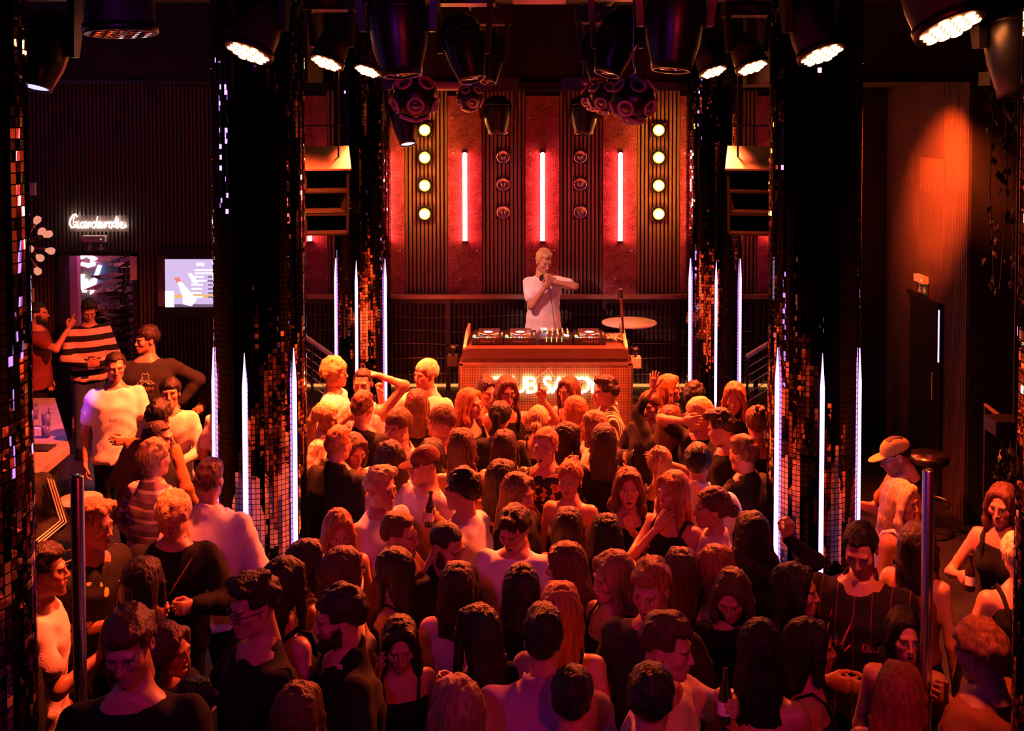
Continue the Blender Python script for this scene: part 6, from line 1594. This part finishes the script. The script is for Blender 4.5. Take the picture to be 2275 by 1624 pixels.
# ---- prints on clothing
def print_on(p, me, m, name, z, x0=0.0, front=True, grow=.0):
    for v in me.vertices:
        x, y = v.co.x + x0, v.co.y
        c = p['chest'](x, z + y, grow, front); v.co = (c[0], c[1] - .002 if front else c[1] + .002, c[2])
    me.update(); return p['child'](name, me, MAT[m])
mat('print_pink', (.62, .38, .32), .7, var=.1, vscale=20); mat('print_blue', (.10, .10, .22), .7, var=.1, vscale=20); mat('print_red', (.55, .10, .14), .6, var=.1, vscale=20)
k_ = who('chest logo'); zc = k_['H'] * .735
def stroke(pts, r=.0045): return Geo().tube([(a, b, 0) for a, b in pts], r, 5)
for s_ in (-1, 1):
    L_ = [(0, .085), (.022, .098), (.03, .075), (.024, .058), (.042, .03), (.065, .012), (.085, -.002), (.055, -.002), (.038, .0), (.03, .022), (.012, .04), (.0, .02)]
    g = stroke([(s_ * a, b) for a, b in L_]); print_on(k_, g.mesh('chest_emblem'), 'print_pink', 'chest_emblem', zc, .0)
g = stroke([(-.03, .0), (0, .03), (.03, .0)]); print_on(k_, g.mesh('chest_emblem'), 'print_pink', 'chest_emblem', zc, .0)
print_on(k_, text_mesh('Kappa', .062, .001), 'print_pink', 'chest_lettering', zc - .055, .0)
k_ = who('handwritten lettering'); zc = k_['H'] * .695
for st in ([(-.135, -.03), (-.128, .02), (-.10, .105), (-.128, .0), (-.118, -.012), (-.098, .0), (-.108, .018), (-.125, .012)], [(-.09, .004), (-.07, .012), (-.078, .022), (-.088, .008), (-.078, -.008), (-.06, .0), (-.02, .075), (.0, .12), (-.03, .05), (-.055, -.01), (-.045, -.018), (-.02, .008)], [(.055, .016), (.035, .018), (.03, -.004), (.045, -.006), (.056, .014), (.058, -.006), (.068, -.002), (.076, .016), (.078, -.006), (.09, .0)], [(.096, .018), (.097, -.004), (.104, .012), (.116, .016)], [(.079, .032), (.080, .034)]):
    print_on(k_, stroke([(a * 1.15, b * 1.5) for a, b in st], .0040).mesh('script_lettering'), 'print_red', 'script_lettering', zc)
k_ = who('white printed tee'); zc = k_['H'] * .70
for i_ in range(7): print_on(k_, stroke([(-.035 + i_ * .009, -.012), (-.04 + i_ * .0105, .016 + .006 * (i_ % 2))], .003).mesh('chest_print'), 'print_blue', 'chest_print', zc, -.02)
k_ = who('tall dark hair in a white tee'); zc = k_['H'] * .745
print_on(k_, text_mesh('Still', .055, .001, shear=.3), 'print_blue', 'back_lettering', zc, .06, False)
k_ = who('track jacket with striped sleeve'); sd, sh_, el_, wr_, _, _ = k_['arm'][0]
for o_ in (-.026, 0, .026):
    u_ = np.array((sd * .45, -.88, .12)); u_ /= np.linalg.norm(u_); v_ = np.cross(u_, (wr_ - sh_) / np.linalg.norm(wr_ - sh_)); r_ = k_['ra'] + k_['grow'] * .9
    pts_ = [sh_ + u_ * r_ * 1.0 + v_ * o_ + (0, 0, .02), sh_ + (el_ - sh_) * .5 + u_ * r_ * 1.0 + v_ * o_, el_ + u_ * r_ * .98 + v_ * o_, el_ + (wr_ - el_) * .5 + u_ * r_ * .88 + v_ * o_, wr_ + u_ * (.027 + k_['grow'] * .8) + v_ * o_]
    k_['child']('sleeve_stripe', Geo().tube([tuple(q_) for q_ in pts_], .0055, 5).mesh('sleeve_stripe'), MAT['print_pink'])

k_ = who('chain strap'); H_ = k_['H']
k_['child']('chain_strap', Geo().tube([k_['chest'](.13 - .28 * t, (.815 - .27 * t) * H_, .012) for t in np.linspace(0, 1, 14)], .007, 6).mesh('chain_strap'), MAT['brass'])

# ================================================================ sub-parts hang under the part they belong to
NEST = {'wash_light': {'lens_cell': 'front_plate', 'rim': 'head', 'display': 'base', 'clamp': 'base'},
        'moving_head_light': {'lens': 'head', 'cooling_fin': 'head', 'display': 'base', 'clamp': 'base'},
        'wall_lamp': {'bulb': 'housing', 'reflector': 'housing'}, 'exit_sign': {'arrow': 'pictogram_panel', 'running_figure': 'pictogram_panel', 'indicator': 'lamp_box'},
        'media_player': {'jog_plate': 'jog_wheel', 'jog_display': 'jog_wheel', 'lettering': 'front_plate', 'pad': 'body', 'button': 'body', 'tempo_fader': 'tempo_slot'},
        'dj_mixer': {'knob': 'body', 'fader_slot': 'body', 'fader': 'body', 'level_meter': 'body', 'lit_button': 'body', 'display': 'body'},
        'bar_stool': {'seat_edge': 'seat', 'ring_spoke': 'foot_ring'}, 'microphone': {'collar': 'handle'}, 'loudspeaker': {'hanging_bracket': 'top_panel', 'hanging_wire': 'top_panel'},
        'menu_screen': {n: 'display' for n in ('bottle_picture', 'bottle_cap_picture', 'small_bottle_picture', 'pale_patch_picture', 'shelf_picture', 'dark_band_picture', 'heading_line', 'text_line')},
        'dj_booth': {'loose_cable': 'perforated_front', 'front_frame': 'perforated_front'}, 'beer_bottle': {'paper_label': 'bottle_body'}, 'smartphone': {'phone_screen': 'phone_body', 'torch_light': 'phone_body'},
        'drinking_glass': {'drink': 'glass_body', 'straw': 'glass_body'}, 'lighting_bar': {'hanger': 'pipe'}, 'neon_sign': {'neon_stroke': 'backboard', 'neon_letter': 'backing'},
        'light_tube': {'end_cap': 'backplate'}, 'wall_light_strip': {'diffuser': 'channel'}, 'wall_washer': {'lens': 'can'},
        'person': {'strap': ('strap_top', 'tank_top'), 'headphone_cup': 'headphone_band', 'headphone_cable': 'headphone_band', 'chest_emblem': 'sweater', 'chest_lettering': 'sweater', 'script_lettering': 'shirt', 'chest_print': 'tee_shirt', 'back_lettering': 'tee_shirt', 'sleeve_stripe': 'jacket'}}
def stem(o): return o.name.rsplit('.', 1)[0] if o.name[-3:].isdigit() and '.' in o.name else o.name
KIDS = {}
for o in list(COL.objects):
    if o.parent is not None: KIDS.setdefault(o.parent.name, []).append(o)
for t in [o for o in COL.objects if o.parent is None and stem(o) in NEST]:
    parts = {}
    for ch in KIDS.get(t.name, []): parts.setdefault(stem(ch), ch)
    for ch in KIDS.get(t.name, []):
        w_ = NEST[stem(t)].get(stem(ch)); w_ = w_ if isinstance(w_, tuple) else (w_,)
        tgt = next((parts[n_] for n_ in w_ if n_ in parts), None)
        if tgt is not None and tgt is not ch: ch.parent = tgt
for t in [o for o in COL.objects if o.parent is None and stem(o) == 'sputnik_lamp']:
    arms_ = [o for o in KIDS[t.name] if stem(o) == 'arm']
    for nm in ('socket', 'bulb'):
        for a_, b_ in zip(arms_, [o for o in KIDS[t.name] if stem(o) == nm]): b_.parent = a_
